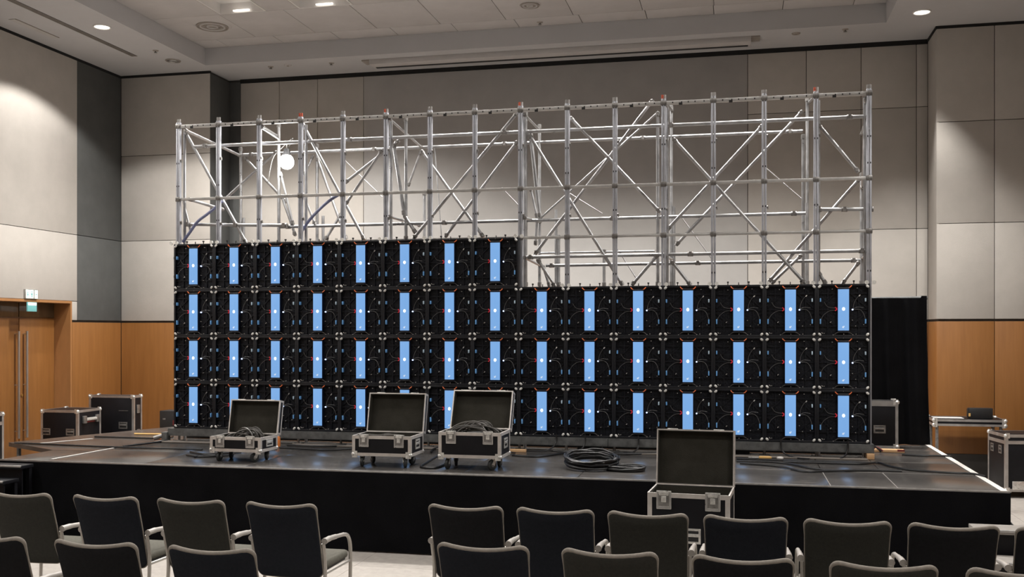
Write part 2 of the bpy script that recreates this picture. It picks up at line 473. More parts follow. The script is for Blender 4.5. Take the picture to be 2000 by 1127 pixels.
wr = MB().box(XR + 0.03, XR + 0.3, YF, YR, 0, ZC)
wall_right = struct('wall_right', wr, 'wall_core')
ys = [YF + 0.01, -3.4, -0.9, 1.6, 4.2, 6.8, 9.4, 12.0, YB]
wall_panels(wall_right, 'y', XR + 0.03, -1, [(a, c, z0, z1) for a, c in zip(ys, ys[1:]) for z0, z1 in ((DADO, J1), (J1, TOP))], 'fabric_wall')
wall_panels(wall_right, 'y', XR + 0.03, -1, [(a, c, 0.12, DADO - 0.025) for a, c in zip(ys, ys[1:])], 'wood', name='wood_panel')
wf = MB().box(XL - 0.3, XR + 0.3, YF - 0.3, YF - 0.03, 0, ZC)
wall_front = struct('wall_front', wf, 'wall_core')
xs = [XL + 0.01, -7.2, -4.7, -2.2, 0.3, 2.9, XR]
wall_panels(wall_front, 'x', YF - 0.03, 1, [(a, c, z0, z1) for a, c in zip(xs, xs[1:]) for z0, z1 in ((DADO, J1), (J1, TOP))], 'fabric_wall')
wall_panels(wall_front, 'x', YF - 0.03, 1, [(a, c, 0.12, DADO - 0.025) for a, c in zip(xs, xs[1:])], 'wood', name='wood_panel')

# ceiling: soffit ring round a raised tray of tiles
TX0, TX1, TY0, TY1 = -8.0, 1.92, -4.5, 14.16
c = MB()
c.box(XL - 0.4, TX0, YF - 0.3, YR + 0.3, ZC, ZT + 0.2)
c.box(TX1, XR + 0.3, YF - 0.3, YR + 0.3, ZC, ZT + 0.2)
c.box(TX0, TX1, TY1, YR + 0.3, ZC, ZT + 0.2)
c.box(TX0, TX1, YF - 0.3, TY0, ZC, ZT + 0.2)
ceiling = struct('ceiling', c, 'plaster')
bk = MB().box(TX0, TX1, TY0, TY1, ZT + 0.19, ZT + 0.25)
obj('tile_backing', bk, 'wall_core', ceiling)
GT = 0.004
lums = [(-6.95, -6.25), (-5.78, -5.0)]
def ctile(x0, x1, y0, y1):
    obj('ceiling_tile', MB().box(x0 + GT, x1 - GT, y0 + GT, y1 - GT, ZT, ZT + 0.02, 0.003), 'tile_white', ceiling)
def cuts(x0, step):
    a = [TX0]
    x = x0
    while x < TX1 - 0.15:
        if x > TX0 + 0.15:
            a.append(x)
        x += step
    return a + [TX1]
e = cuts(-7.60, 0.91)
for a, d in zip(e, e[1:]):
    ctile(a, d, 13.77, TY1)
e = cuts(-7.91 + 0.95, 0.95)
for a, d in zip(e, e[1:]):
    ctile(a, d, 12.69, 13.77)
LUM_XY = []
for row, (y1, spans) in enumerate(((12.69, ((-6.95, -6.25), (-5.78, -5.0))), (11.61, ((-3.5, -2.8), (-1.6, -0.9), (0.4, 1.1))), (8.4, ((-6.95, -6.25), (-4.6, -3.9), (-2.2, -1.5), (0.1, 0.8))), (4.1, ((-6.95, -6.25), (-4.6, -3.9), (-2.2, -1.5), (0.1, 0.8))), (-0.2, ((-6.95, -6.25), (-2.2, -1.5))))):  # second row is out of view, added to light the back wall
    y0 = y1 - 1.08
    prev = TX0
    for x0, x1 in spans:
        ctile(prev, x0, y0, y1)
        LUM_XY.append((x0, x1, y1 - 0.65, y1))
        ctile(x0, x1, y0, y1 - 0.65)
        prev = x1
    e = [x for x in cuts(prev + 0.9, 0.95) if x > prev]
    for a, d in zip([prev] + e, e):
        ctile(a, d, y0, y1)
for y0, y1 in ((8.4, 9.47), (9.47, 10.53), (4.1, 5.2), (5.2, 6.26), (6.26, 7.32), (-0.2, 0.87), (0.87, 1.94), (1.94, 3.02), (-2.35, -1.28), (-3.42, -2.35), (-4.5, -3.42)):
    e = cuts(-7.91 + 0.95, 0.95)
    for a, d in zip(e, e[1:]):
        ctile(a, d, y0, y1)

# recessed square luminaires in the tray
LABEL_LUM = {0: 'lit recessed square ceiling light beside the round air diffuser', 1: 'lit recessed square ceiling light further from the round air diffuser'}
for k, (x0, x1, y0, y1) in enumerate(LUM_XY):
    cx, cy = (x0 + x1) / 2, (y0 + y1) / 2
    t = thing('ceiling_luminaire', LABEL_LUM.get(k, 'unseen recessed square ceiling light over stage and seating'), 'ceiling light', (cx, cy, ZT), 0, 'recessed square ceiling lights' if k < 2 else 'recessed square lights above the seating')
    w, d = (x1 - x0) / 2 - 0.005, (y1 - y0) / 2 - 0.005
    h = 0.14
    fm = MB()
    fm.box(-w, w, -d, -d + 0.02, 0, h).box(-w, w, d - 0.02, d, 0, h).box(-w, -w + 0.02, -d + 0.02, d - 0.02, 0, h).box(w - 0.02, w, -d + 0.02, d - 0.02, 0, h)
    fm.box(-w, w, -d, d, h, h + 0.01)
    obj('housing', fm, 'lum_white', t)
    obj('lamp_strip', MB().box(-0.12, 0.12, d - 0.06, d - 0.035, 0.012, 0.03, 0.004), 'lum_glow', t)
    lamp('luminaire_light', 'SPOT', (cx, cy + 0.05, ZT + 0.02), LUMW_E if k < 5 else LUM_E, parent=t, spot_size=math.radians(LUMW_A if k < 5 else LUM_A), spot_blend=LUMW_B if k < 5 else LUM_B, shadow_soft_size=0.22)

def downlight(x, y, label, e=None, lit=True, ang=None, blend=None):
    t = thing('downlight', label, 'downlight', (x, y, ZC), 0)
    b = MB().ring((0, 0, -0.004), (0, 0, 1), 0.105, 0.011, 28, 6)
    obj('trim_ring', b, 'lum_white' if lit else 'grille', t)
    obj('lens', MB().disc((0, 0, -0.006), (0, 0, 1), 0.097, 0.004, 28), 'downlight_glow' if lit else 'coupler', t)
    if lit:
        l = lamp('downlight_beam', 'SPOT', (x, y, ZC - 0.012), e or DOWN_E, parent=t, spot_size=math.radians(ang or DOWN_A), spot_blend=blend or DOWN_B, shadow_soft_size=0.06)
    else:
        obj('gimbal', MB().ring((0, 0, -0.012), (0, 0, 1), 0.055, 0.012, 20, 6), 'alu', t)
    return t
downlight(-8.33, 12.05, 'lit round downlight in the soffit above the double door')
downlight(2.30, 13.78, 'lit round downlight in the soffit above the black drape', ang=72, blend=0.55)
downlight(-8.33, 13.80, 'unlit round downlight in the soffit near the wall corner', lit=False)
for y in (8.6, 5.2, 1.8, -1.6):
    downlight(-8.33, y, 'soffit downlight along the wall of the seating area')['group'] = 'soffit downlights over the seating'
for y in (10.4, 7.0, 3.6, 0.2):
    downlight(2.90, y, 'soffit downlight over the far side aisle')['group'] = 'soffit downlights over the side aisle'

# slot diffuser, grille, sprinklers, round diffusers
t = thing('slot_diffuser', 'long dark slot air diffuser in the soffit along the side wall', 'air vent', (-8.76, 11.2, ZC))
for dx in (-0.036, -0.012, 0.012, 0.036):
    obj('blade', MB().box(dx - 0.004, dx + 0.004, -2.6, 2.26, -0.006, 0.0), 'grille', t)
obj('slot', MB().box(-0.05, 0.05, -2.6, 2.26, -0.002, 0.0), 'dark_hole', t)
t = thing('access_panel', 'small thin rectangular grille in the soffit above the fabric wall', 'air vent', (-9.28, 11.95, ZC))
obj('plate', MB().box(-0.05, 0.05, -0.45, 0.42, -0.006, 0), 'tile_white', t)
obj('slot', MB().box(0.045, 0.058, -0.45, 0.42, -0.008, 0), 'grille', t)
def round_diffuser(x, y, z, r, label):
    t = thing('round_diffuser', label, 'air vent', (x, y, z))
    obj('rim', MB().tube([(0, 0, 0), (0, 0, -0.012)], [r, r * 0.93], 32), 'tile_white', t)
    for k, q in enumerate((0.8, 0.62, 0.44, 0.26)):
        obj('louvre_ring', MB().ring((0, 0, -0.018), (0, 0, 1), r * q, 0.012, 28, 6), 'tile_white' if k % 2 else 'grille', t)
    obj('throat', MB().disc((0, 0, -0.014), (0, 0, 1), r * 0.78, 0.002, 28), 'grille', t)
round_diffuser(-7.30, 13.12, ZT, 0.27, 'round louvred air diffuser in the tray tile near the lit square lights')
round_diffuser(-2.70, 13.18, ZT, 0.15, 'small round speaker grille in the middle of the tray ceiling')
round_diffuser(3.0, 13.05, ZC, 0.16, 'dark round grille in the soffit at the far corner')
def sprinkler(x, y, z, label):
    t = thing('sprinkler', label, 'sprinkler', (x, y, z))
    obj('rosette', MB().tube([(0, 0, 0), (0, 0, -0.012)], [0.045, 0.03], 18), 'grille', t)
    obj('head', MB().tube([(0, 0, -0.012), (0, 0, -0.032)], 0.01, 8).disc((0, 0, -0.036), (0, 0, 1), 0.024, 0.005, 12), 'coupler', t)
SPR = [(-8.28, 13.25, ZC, 'ceiling sprinkler in the soffit between slot diffuser and tray'), (-7.05, 14.45, ZC, 'ceiling sprinkler above the dark wall strip'),
       (-6.05, 14.45, ZC, 'ceiling sprinkler just before the screen housing'), (-2.72, 13.98, ZT, 'ceiling sprinkler in the narrow tile below the speaker grille'),
       (1.42, 14.35, ZC, 'ceiling sprinkler beyond the screen housing'), ]
for s in SPR:
    sprinkler(*s)
for x, y, lab in ((-6.75, 14.42, 'flat white detector disc on the soffit between two sprinklers'), (0.78, 14.40, 'flat grey detector disc on the soffit past the screen housing')):
    t = thing('smoke_detector', lab, 'detector', (x, y, ZC))
    obj('disc', MB().tube([(0, 0, 0), (0, 0, -0.015)], [0.06, 0.05], 20), 'tile_white' if x < 0 else 'grille', t)
    obj('sensor', MB().disc((0, 0, -0.02), (0, 0, 1), 0.02, 0.006, 12), 'grille', t)
t = thing('screen_housing', 'long white projection screen housing set into the back soffit', 'projection screen', (-2.62, 14.52, ZC))
obj('case', MB().box(-2.80, 2.80, -0.13, 0.13, -0.075, 0.0, 0.006), 'tile_white', t)
obj('screen_slot', MB().box(-2.76, 2.76, 0.05, 0.115, -0.079, -0.074), 'dark_hole', t)
obj('end_bracket', MB().box(-2.92, -2.80, -0.13, 0.10, -0.02, 0), 'grille', t)
obj('end_bracket', MB().box(2.80, 2.92, -0.13, 0.10, -0.02, 0), 'grille', t)

# emergency exit sign over the double door
t = thing('exit_sign', 'small lit white and green exit sign above the double door', 'sign', (XL + 0.03, 12.33, 2.41))
obj('sign_box', MB().box(-0.03, 0.0, -0.125, 0.125, 0.0, 0.135, 0.004), 'alu', t)
for y0, y1 in ((-0.118, -0.052), (-0.040, 0.030), (0.060, 0.118)):
    obj('pictogram_panel', MB().box(0.0, 0.004, y0, y1, 0.008, 0.125), 'exit_white', t)
pm = MB().box(0.004, 0.006, -0.09, -0.08, 0.03, 0.10).box(0.004, 0.006, -0.10, -0.07, 0.055, 0.065).box(0.004, 0.006, -0.012, 0.004, 0.02, 0.085).sphere((0.005, -0.004, 0.1), 0.009, 8, 5)
pm.box(0.004, 0.006, -0.030, 0.018, 0.060, 0.070).box(0.004, 0.006, 0.072, 0.106, 0.058, 0.068)
obj('pictogram', pm, 'exit_green', t)
obj('reflection_panel', MB().box(-0.02, 0.0, -0.085, 0.105, -0.175, -0.045, 0.003), 'exit_green', t)  # the sign's reflection in the transom, put in as a glowing panel
obj('reflection_glow', MB().box(0.0, 0.003, -0.075, 0.095, -0.09, -0.05), 'exit_white', t)

# ------------------------------------------------------------------ the stage
SZ = 0.72
stage = thing('stage', 'low black stage of scuffed deck panels with black cloth skirt', 'stage', (-2.4, 10.4, 0))
def wpart(name, mb, m, parent, angle=40):
    return obj(name, mb, m, parent, True, angle)
sx = [-6.48 + 1.03 * i for i in range(8)] + [1.24, 2.05]
sy = [8.50, 9.38, 10.15, 11.15, 12.25]
for a, b_ in zip(sx, sx[1:]):
    for c_, d_ in zip(sy, sy[1:]):
        dz = random.uniform(-0.0015, 0.0015)
        wpart('deck_panel', MB().box(a + 0.003, b_ - 0.003, c_ + 0.003, d_ - 0.003, SZ - 0.045, SZ + dz, 0.003), 'deck_ply', stage)
wpart('deck_panel', MB().box(-6.99, -6.483, 8.50, 9.267, SZ - 0.045, SZ - 0.001, 0.003), 'deck_ply', stage)
wpart('deck_panel', MB().prism([(-6.483, 9.273), (-6.99, 9.273), (-7.95, 9.80), (-7.62, 10.70), (-6.483, 10.70)][::-1], SZ - 0.045, SZ), 'deck_ply', stage)
wpart('deck_panel', MB().prism([(-6.483, 10.706), (-7.615, 10.706), (-7.16, 11.90), (-7.02, 12.25), (-6.483, 12.25)][::-1], SZ - 0.045, SZ - 0.001), 'deck_ply', stage)
# front aluminium edge, tape lines
wpart('edge_profile', MB().box(-6.99, 2.06, 8.488, 8.499, SZ - 0.03, SZ + 0.002), 'alu', stage)
wpart('edge_tape', MB().box(1.995, 2.045, 8.50, 11.75, SZ + 0.0015, SZ + 0.004), 'white_tape', stage)
wpart('edge_tape', MB().prism([(-6.505, 8.60), (-6.483, 8.60), (-6.455, 9.67), (-6.475, 9.67)], SZ + 0.0005, SZ + 0.004), 'white_tape', stage)
wpart('edge_tape', MB().prism([(-7.545, 9.79), (-7.515, 9.79), (-7.255, 10.33), (-7.285, 10.33)], SZ + 0.0005, SZ + 0.004), 'white_tape', stage)
for x in (0.73, 1.24):
    wpart('seam_strip', MB().box(x - 0.0028, x + 0.0028, 8.51, 9.37, SZ - 0.02, SZ + 0.0008), 'seam_dust', stage)
for y, xa in ((9.38, -0.29), (10.15, 0.74)):
    wpart('seam_strip', MB().box(xa, 1.99, y - 0.0028, y + 0.0028, SZ - 0.02, SZ + 0.0008), 'seam_dust', stage)
def cloth(p0, p1, z0, z1, nrm, amp, n, seed, th=0.006):
    rng = random.Random(seed)
    p0 = Vector((*p0, 0)); p1 = Vector((*p1, 0)); nv = Vector((*nrm, 0))
    rows = 8
    ph = [rng.uniform(0, 6) for _ in range(4)]
    fr_, bk_ = [], []
    for j in range(rows + 1):
        z = z1 + (z0 - z1) * j / rows
        for i in range(n + 1):
            u = i / n
            L = (p1 - p0).length * u
            w = amp * (0.25 + 0.75 * j / rows) * (math.sin(L * 2.1 + ph[0]) * 0.5 + math.sin(L * 5.3 + ph[1]) * 0.35 + math.sin(L * 13 + ph[2]) * 0.15)
            q = p0 + (p1 - p0) * u + nv * w
            fr_.append((q.x, q.y, z)); q2 = q - nv * th; bk_.append((q2.x, q2.y, z))
    m = MB(); N = n + 1; tot = len(fr_)
    fs = []
    for j in range(rows):
        for i in range(n):
            a = j * N + i
            fs.append((a, a + 1, a + N + 1, a + N)); fs.append((tot + a, tot + a + N, tot + a + N + 1, tot + a + 1))
    for i in range(n):
        fs.append((i, tot + i, tot + i + 1, i + 1)); a = rows * N + i; fs.append((a, a + 1, tot + a + 1, tot + a))
    for j in range(rows):
        a = j * N; fs.append((a, a + N, tot + a + N, tot + a)); a = j * N + n; fs.append((a, tot + a, tot + a + N, a + N))
    m.add(fr_ + bk_, fs)
    return m
wpart('skirt', cloth((-6.99, 8.478), (2.06, 8.478), 0.012, SZ - 0.012, (0, -1), 0.012, 150, 3), 'skirt', stage, 60)
wpart('skirt', cloth((2.065, 8.48), (2.065, 12.2), 0.012, SZ - 0.012, (1, 0), 0.012, 60, 5), 'skirt', stage, 60)
wpart('skirt', cloth((-6.99, 9.26), (-6.99, 8.49), 0.012, SZ - 0.04, (-1, 0), 0.006, 14, 6), 'skirt', stage, 60)
for x, y in ((-7.85, 9.84), (-7.2, 9.50), (-7.05, 11.9), (-6.5, 10.2), (-3.4, 10.2), (-0.3, 10.2), (1.95, 8.58), (1.95, 12.1), (-6.9, 8.6)):
    lg = MB().tube([(x, y, 0.0), (x, y, SZ - 0.045)], 0.024, 10)
    lg.box(x - 0.05, x + 0.05, y - 0.05, y + 0.05, 0, 0.012)
    wpart('stage_leg', lg, 'beam_steel', stage)

def steps(label, x0, x1, treads, tm):
    t = thing('stage_steps', label, 'steps', ((x0 + x1) / 2, treads[-1][0], 0))
    for y0, y1, z, a, b_ in treads:
        wpart('tread', MB().box(a, b_, y0, y1, z - 0.035, z - 0.004, 0.003), tm, t)
        wpart('nosing', MB().box(a, b_, y0 - 0.006, y0 + 0.012, z - 0.018, z, 0.003), 'alu', t)
        wpart('riser', MB().box(a + 0.02, b_ - 0.02, y0 + 0.04, y0 + 0.055, 0.0, z - 0.036), 'laminate', t)
        for xx in (a + 0.03, b_ - 0.03):
            wpart('support', MB().box(xx - 0.02, xx + 0.02, y1 - 0.05, y1 - 0.012, 0, z - 0.036), 'laminate', t)
    return t
steps('stage steps with pale nosings in front of the skirt near the double door', -7.6, -6.24, [(8.26, 8.44, 0.70, -7.6, -6.57), (8.02, 8.24, 0.59, -7.6, -6.57), (7.62, 8.0, 0.37, -7.6, -6.26)], 'laminate')
steps('stage steps with pale treads beyond the last chair, at the open stage corner', 1.6, 2.7, [(8.05, 8.30, 0.50, 1.72, 2.75), (7.72, 8.0, 0.33, 1.72, 2.75)], 'step_grey')

# ------------------------------------------------------------------ LED cabinets seen from behind
CW, CH = 0.50, 0.5208
LX, LY, LZ = -6.242, 10.36, 0.864
def make_cabinet():
    r = thing('led_cabinet', 'x', 'led panel', (0, 0, 0))
    h, w = CH - 0.0004, CW - 0.0004
    b = MB()
    f = 0.02
    b.box(-w / 2, -w / 2 + f, -0.004, 0.07, 0, h, 0.002).box(w / 2 - f, w / 2, -0.004, 0.07, 0, h, 0.002)
    b.box(-w / 2 + f, w / 2 - f, -0.004, 0.07, 0, f, 0.002).box(-w / 2 + f, w / 2 - f, -0.004, 0.07, h - f, h, 0.002)
    obj('frame', b, 'cabinet_black', r)
    b = MB().box(-w / 2 + f, w / 2 - f, 0.03, 0.045, f, h - f)
    for z in (0.10, 0.265, 0.42):
        b.box(-w / 2 + f, w / 2 - f, 0.018, 0.03, z, z + 0.012)
    for x in (-0.15, 0.14):
        b.box(x, x + 0.012, 0.018, 0.03, f, h - f)
    for s in (-1, 1):
        b.bar((s * 0.07, 0.024, 0.10), (s * 0.22, 0.024, 0.24), 0.012, 0.012, (0, 1, 0))
        b.bar((s * 0.07, 0.024, 0.43), (s * 0.22, 0.024, 0.29), 0.012, 0.012, (0, 1, 0))
    obj('back_panel', b, 'cabinet_inner', r)
    pb = obj('power_box', MB().box(-0.058, 0.057, -0.012, 0.03, 0.052, 0.476, 0.003), 'strip_side', r)
    obj('blue_cover', MB().box(-0.052, 0.051, -0.017, -0.011, 0.064, 0.467, 0.002), 'blue_strip', pb)
    st = MB().tube([(0, -0.0165, 0), (0, -0.020, 0)], 0.0135, 18)
    st.v = [(x, y, z * 1.25 + 0.274) for x, y, z in st.v]
    obj('status_light', st, 'status_white', pb)
    obj('sticker', MB().box(-0.012, 0.004, -0.0182, -0.0165, 0.088, 0.104).box(0.0, 0.010, -0.0182, -0.0165, 0.100, 0.108), 'sticker', pb)
    obj('indicator', MB().disc((0.086, 0.012, 0.268), (0, -1, 0), 0.0075, 0.016, 10), 'led_blue', r)
    rp = MB()
    for s in (-1, 1):
        rp.bar((-0.060, -0.002, 0.274 + s * 0.004), (-0.078, -0.002, 0.274 + s * 0.017), 0.009, 0.012, (0, 1, 0))
    rp.box(-0.068, -0.058, -0.008, 0.006, 0.266, 0.282)
    obj('red_connector', rp, 'red_plug', r)
    # carrying handles, orange-ended above and plain below
    hb = MB().tube([(-0.05, -0.004, 0.482), (0.05, -0.004, 0.482)], 0.008, 8)
    hd = obj('handle', hb, 'cabinet_black', r)
    for s in (-1, 1):
        obj('handle_end', MB().tube(spline([(s * 0.047, -0.006, 0.482), (s * 0.062, -0.008, 0.487), (s * 0.078, -0.004, 0.505)], 4), 0.0052, 6), 'handle_orange', hd)
    hb = MB().tube([(-0.045, -0.004, 0.048), (0.045, -0.004, 0.048)], 0.008, 8)
    hd = obj('handle', hb, 'cabinet_black', r)
    for s in (-1, 1):
        obj('handle_end', MB().tube(spline([(s * 0.045, -0.004, 0.046), (s * 0.065, -0.006, 0.040), (s * 0.085, -0.004, 0.022)], 4), 0.0035, 6), 'cable_grey', hd)
    # side latches
    for x, z, hh, m in ((-0.215, 0.363, 0.036, 'latch_blue'), (-0.215, 0.153, 0.050, 'latch_blue'), (0.207, 0.363, 0.034, 'latch_pale'), (0.207, 0.153, 0.046, 'latch_blue')):
        obj('latch', MB().box(x - 0.0065, x + 0.0065, -0.004, 0.03, z - hh / 2, z + hh / 2, 0.003), m, r)
    # corner locks
    for sx_ in (-1, 1):
        for sz_ in (0, 1):
            cx = sx_ * (CW / 2 - 0.018); cz = 0.018 if sz_ == 0 else CH - 0.018
            kx = sx_; kz = -1 if sz_ == 0 else 1
            pts = []
            for k in range(7):
                a = -0.55 + 1.1 * k / 6
                base = math.atan2(-kz, -kx)
                pts.append((sx_ * (CW / 2 - 0.006) + math.cos(base + a) * 0.029, -0.010, (0.006 if sz_ == 0 else CH - 0.006) + math.sin(base + a) * 0.029))
            b = MB().tube(pts, [0.0075, 0.0105, 0.012, 0.0127, 0.012, 0.0105, 0.0075], 8)
            obj('corner_lock', b, 'lock_grey', r)
    # thin wiring
    W = [[(-0.078, 0.004, 0.285), (-0.11, 0.012, 0.287), (-0.15, 0.014, 0.300), (-0.18, 0.014, 0.345)], [(-0.078, 0.004, 0.262), (-0.13, 0.012, 0.255), (-0.185, 0.012, 0.215), (-0.212, 0.01, 0.165)],
         [(0.09, 0.006, 0.272), (0.10, 0.012, 0.33), (0.13, 0.012, 0.385), (0.152, 0.008, 0.405)], [(0.09, 0.006, 0.268), (0.14, 0.012, 0.272), (0.18, 0.012, 0.245), (0.205, 0.01, 0.18)],
         [(0.09, 0.006, 0.275), (0.13, 0.012, 0.292), (0.19, 0.012, 0.287)]]
    for k, p in enumerate(W):
        obj('signal_wire', MB().tube(spline(p, 4), 0.0028, 5), 'wire_grey', r)
    obj('wire_plug', MB().tube([(0.146, 0.006, 0.398), (0.158, 0.004, 0.412)], 0.0055, 6), 'screw', r)
    b = MB()
    for x, z in ((-0.105, 0.470), (0.13, 0.478), (0.085, 0.165), (-0.12, 0.145), (-0.095, 0.020), (0.088, 0.022), (0.118, 0.028), (0.115, 0.108), (0.0, 0.51), (0.004, 0.028), (-0.18, 0.036), (0.19, 0.12)):
        b.disc((x, 0.02, z), (0, -1, 0), 0.0042, 0.024, 6)
    b.bar((-0.125, -0.003, 0.140), (-0.113, -0.003, 0.152), 0.005, 0.006)
    b.bar((-0.205, -0.004, 0.045), (-0.192, -0.004, 0.033), 0.005, 0.006)
    s = obj('screws', b, 'screw', r)
    s['kind'] = 'stuff'
    return r
ROWN = ['bottom row', 'second row up', 'third row up', 'top row']
ORD = ['first', 'second', 'third', 'fourth', 'fifth', 'sixth', 'seventh', 'eighth', 'ninth', 'tenth', 'eleventh', 'twelfth', 'thirteenth', 'fourteenth', 'last']
proto = make_cabinet()
n_ = 0
for row in range(4):
    for col in range(8 if row == 3 else 15):
        o = proto if n_ == 0 else copy_tree(proto)
        n_ += 1
        o.location = (LX + (col + 0.5) * CW, LY, LZ + row * CH)
        nm = ORD[col] if not (row == 3 and col == 7) else 'last'
        o['label'] = 'black screen cabinet with blue strip, %s from the left in the %s' % (nm, ROWN[row])
        if nm == 'last':
            o['label'] = 'black screen cabinet with blue strip, rightmost in the %s' % ROWN[row]
        o['group'] = 'led cabinets of the video wall'
        if row == 3 or (row == 2 and col > 7):
            pin = MB()
            for x in (-0.105, 0.0, 0.10):
                pin.tube([(x, 0.03, CH - 0.003), (x, 0.03, CH + 0.026)], 0.005, 6)
                if x:
                    pin.box(x - 0.009, x + 0.009, 0.022, 0.038, CH + 0.020, CH + 0.034)
            obj('locating_pins', pin, 'amp_black', o)
        if col == 0:
            for z in (0.365, 0.155):
                obj('side_lock', MB().box(-0.262, -0.249, 0.01, 0.04, z - 0.014, z + 0.014, 0.003), 'amp_black', o)

# ------------------------------------------------------------------ scaffold
PY = 10.46
ZTOP = 4.30
scaf = thing('scaffold', 'silver tube and rail scaffold frame standing behind the screen cabinets', 'scaffold', (-2.5, 11.1, SZ))
RZ = LZ + 5 * CH
towers = (3, 5, 8, 11, 14)
for k in range(16):
    x = LX + k * CW
    for s in (-1, 1):
        if (k == 0 and s == -1) or (k == 15 and s == 1):
            xx = x + s * 0.0125
        else:
            xx = x + s * 0.0135
        up = MB().box(xx - 0.0105, xx + 0.0105, PY - 0.02, PY + 0.02, SZ + 0.10, ZTOP + 0.045, 0.003)
        u_ = wpart('upright', up, 'alu_rail', scaf)
        hl = MB()
        z = LZ + 3 * CH + 0.12
        j = 0
        while z < ZTOP:
            if (j + k) % 3 != 2:
                hl.box(xx - 0.005, xx + 0.005, PY - 0.0212, PY - 0.0195, z, z + 0.018)
            z += 0.26 if j % 2 else 0.4
            j += 1
        h_ = wpart('pin_holes', hl, 'dark_hole', scaf)
        h_['kind'] = 'stuff'
        cap = MB().tube([(xx, PY, ZTOP + 0.045), (xx, PY, ZTOP + 0.085)], 0.011, 8)
        wpart('top_pin', cap, 'red_cap' if (k in towers and s == -1) or k == 3 else 'alu', scaf)
    if k in (0, 3, 5, 8, 11, 14, 15):
        for y in (PY + 0.075,):
            wpart('standard', MB().tube([(x + 0.03 * (1 if k < 15 else -1), y, SZ), (x + 0.03 * (1 if k < 15 else -1), y, ZTOP - 0.03)], 0.017, 10), 'galvanised', scaf)
for k in range(15):
    x0, x1 = LX + k * CW + 0.025, LX + (k + 1) * CW - 0.025
    b = MB().box(x0, x1, PY - 0.018, PY + 0.018, ZTOP - 0.018, ZTOP + 0.018, 0.003)
    wpart('top_rail', b, 'alu_ledger', scaf)
    b = MB()
    for q in (0.15, 0.35, 0.5, 0.65, 0.85):
        xx = x0 + (x1 - x0) * q
        b.box(xx - 0.006, xx + 0.006, PY - 0.0195, PY - 0.0175, ZTOP - 0.007, ZTOP + 0.007)
    b.box(x0 + 0.13, x0 + 0.165, PY - 0.022, PY - 0.015, ZTOP - 0.028, ZTOP - 0.004)
    wpart('rail_holes', b, 'dark_hole', scaf)['kind'] = 'stuff'
    wpart('ledger', MB().box(x0, x1, PY - 0.014, PY + 0.014, RZ - 0.015, RZ + 0.015, 0.003), 'alu_ledger', scaf)
    if k >= 8:
        z4 = LZ + 4 * CH
        wpart('ledger', MB().box(x0, x1, PY - 0.014, PY + 0.014, z4 - 0.013, z4 + 0.013, 0.003), 'alu_ledger', scaf)
# node plates and cam locks on the uprights
node = MB().box(-0.030, 0.030, -0.026, -0.018, -0.026, 0.026, 0.004).disc((-0.018, -0.026, 0), (0, -1, 0), 0.007, 0.008, 8).disc((0.018, -0.026, 0), (0, -1, 0), 0.007, 0.008, 8).mesh('node_plate', 'coupler')
cam_lock = MB().disc((0.024, -0.005, 0), (1, 0, 0), 0.014, 0.012, 10).box(0.032, 0.042, -0.012, 0.004, -0.026, 0.005).mesh('cam_lock', 'coupler')
shoe = MB().disc((-0.034, -0.026, 0.0), (0, -1, 0), 0.020, 0.012, 14).disc((0.034, -0.026, 0.0), (0, -1, 0), 0.020, 0.012, 14).mesh('post_shoe', 'lock_grey')
def spart(name, me, x, y, z):
    o = link(name, me, scaf, Vector((x, y, z)) - scaf.location)
    return o
for k in range(16):
    x = LX + k * CW
    for z in (ZTOP, RZ) + ((LZ + 4 * CH,) if k >= 8 else ()):
        spart('node_plate', node, x, PY, z)
    zb_ = LZ + (4 if k <= 8 else 3) * CH + 0.012
    spart('post_shoe', shoe, x, PY - 0.07, zb_)
    for z in (RZ - 0.27, RZ + 0.45):
        spart('cam_lock', cam_lock, x - (0.0 if k < 15 else 0.03), PY, z + random.uniform(-0.03, 0.03))
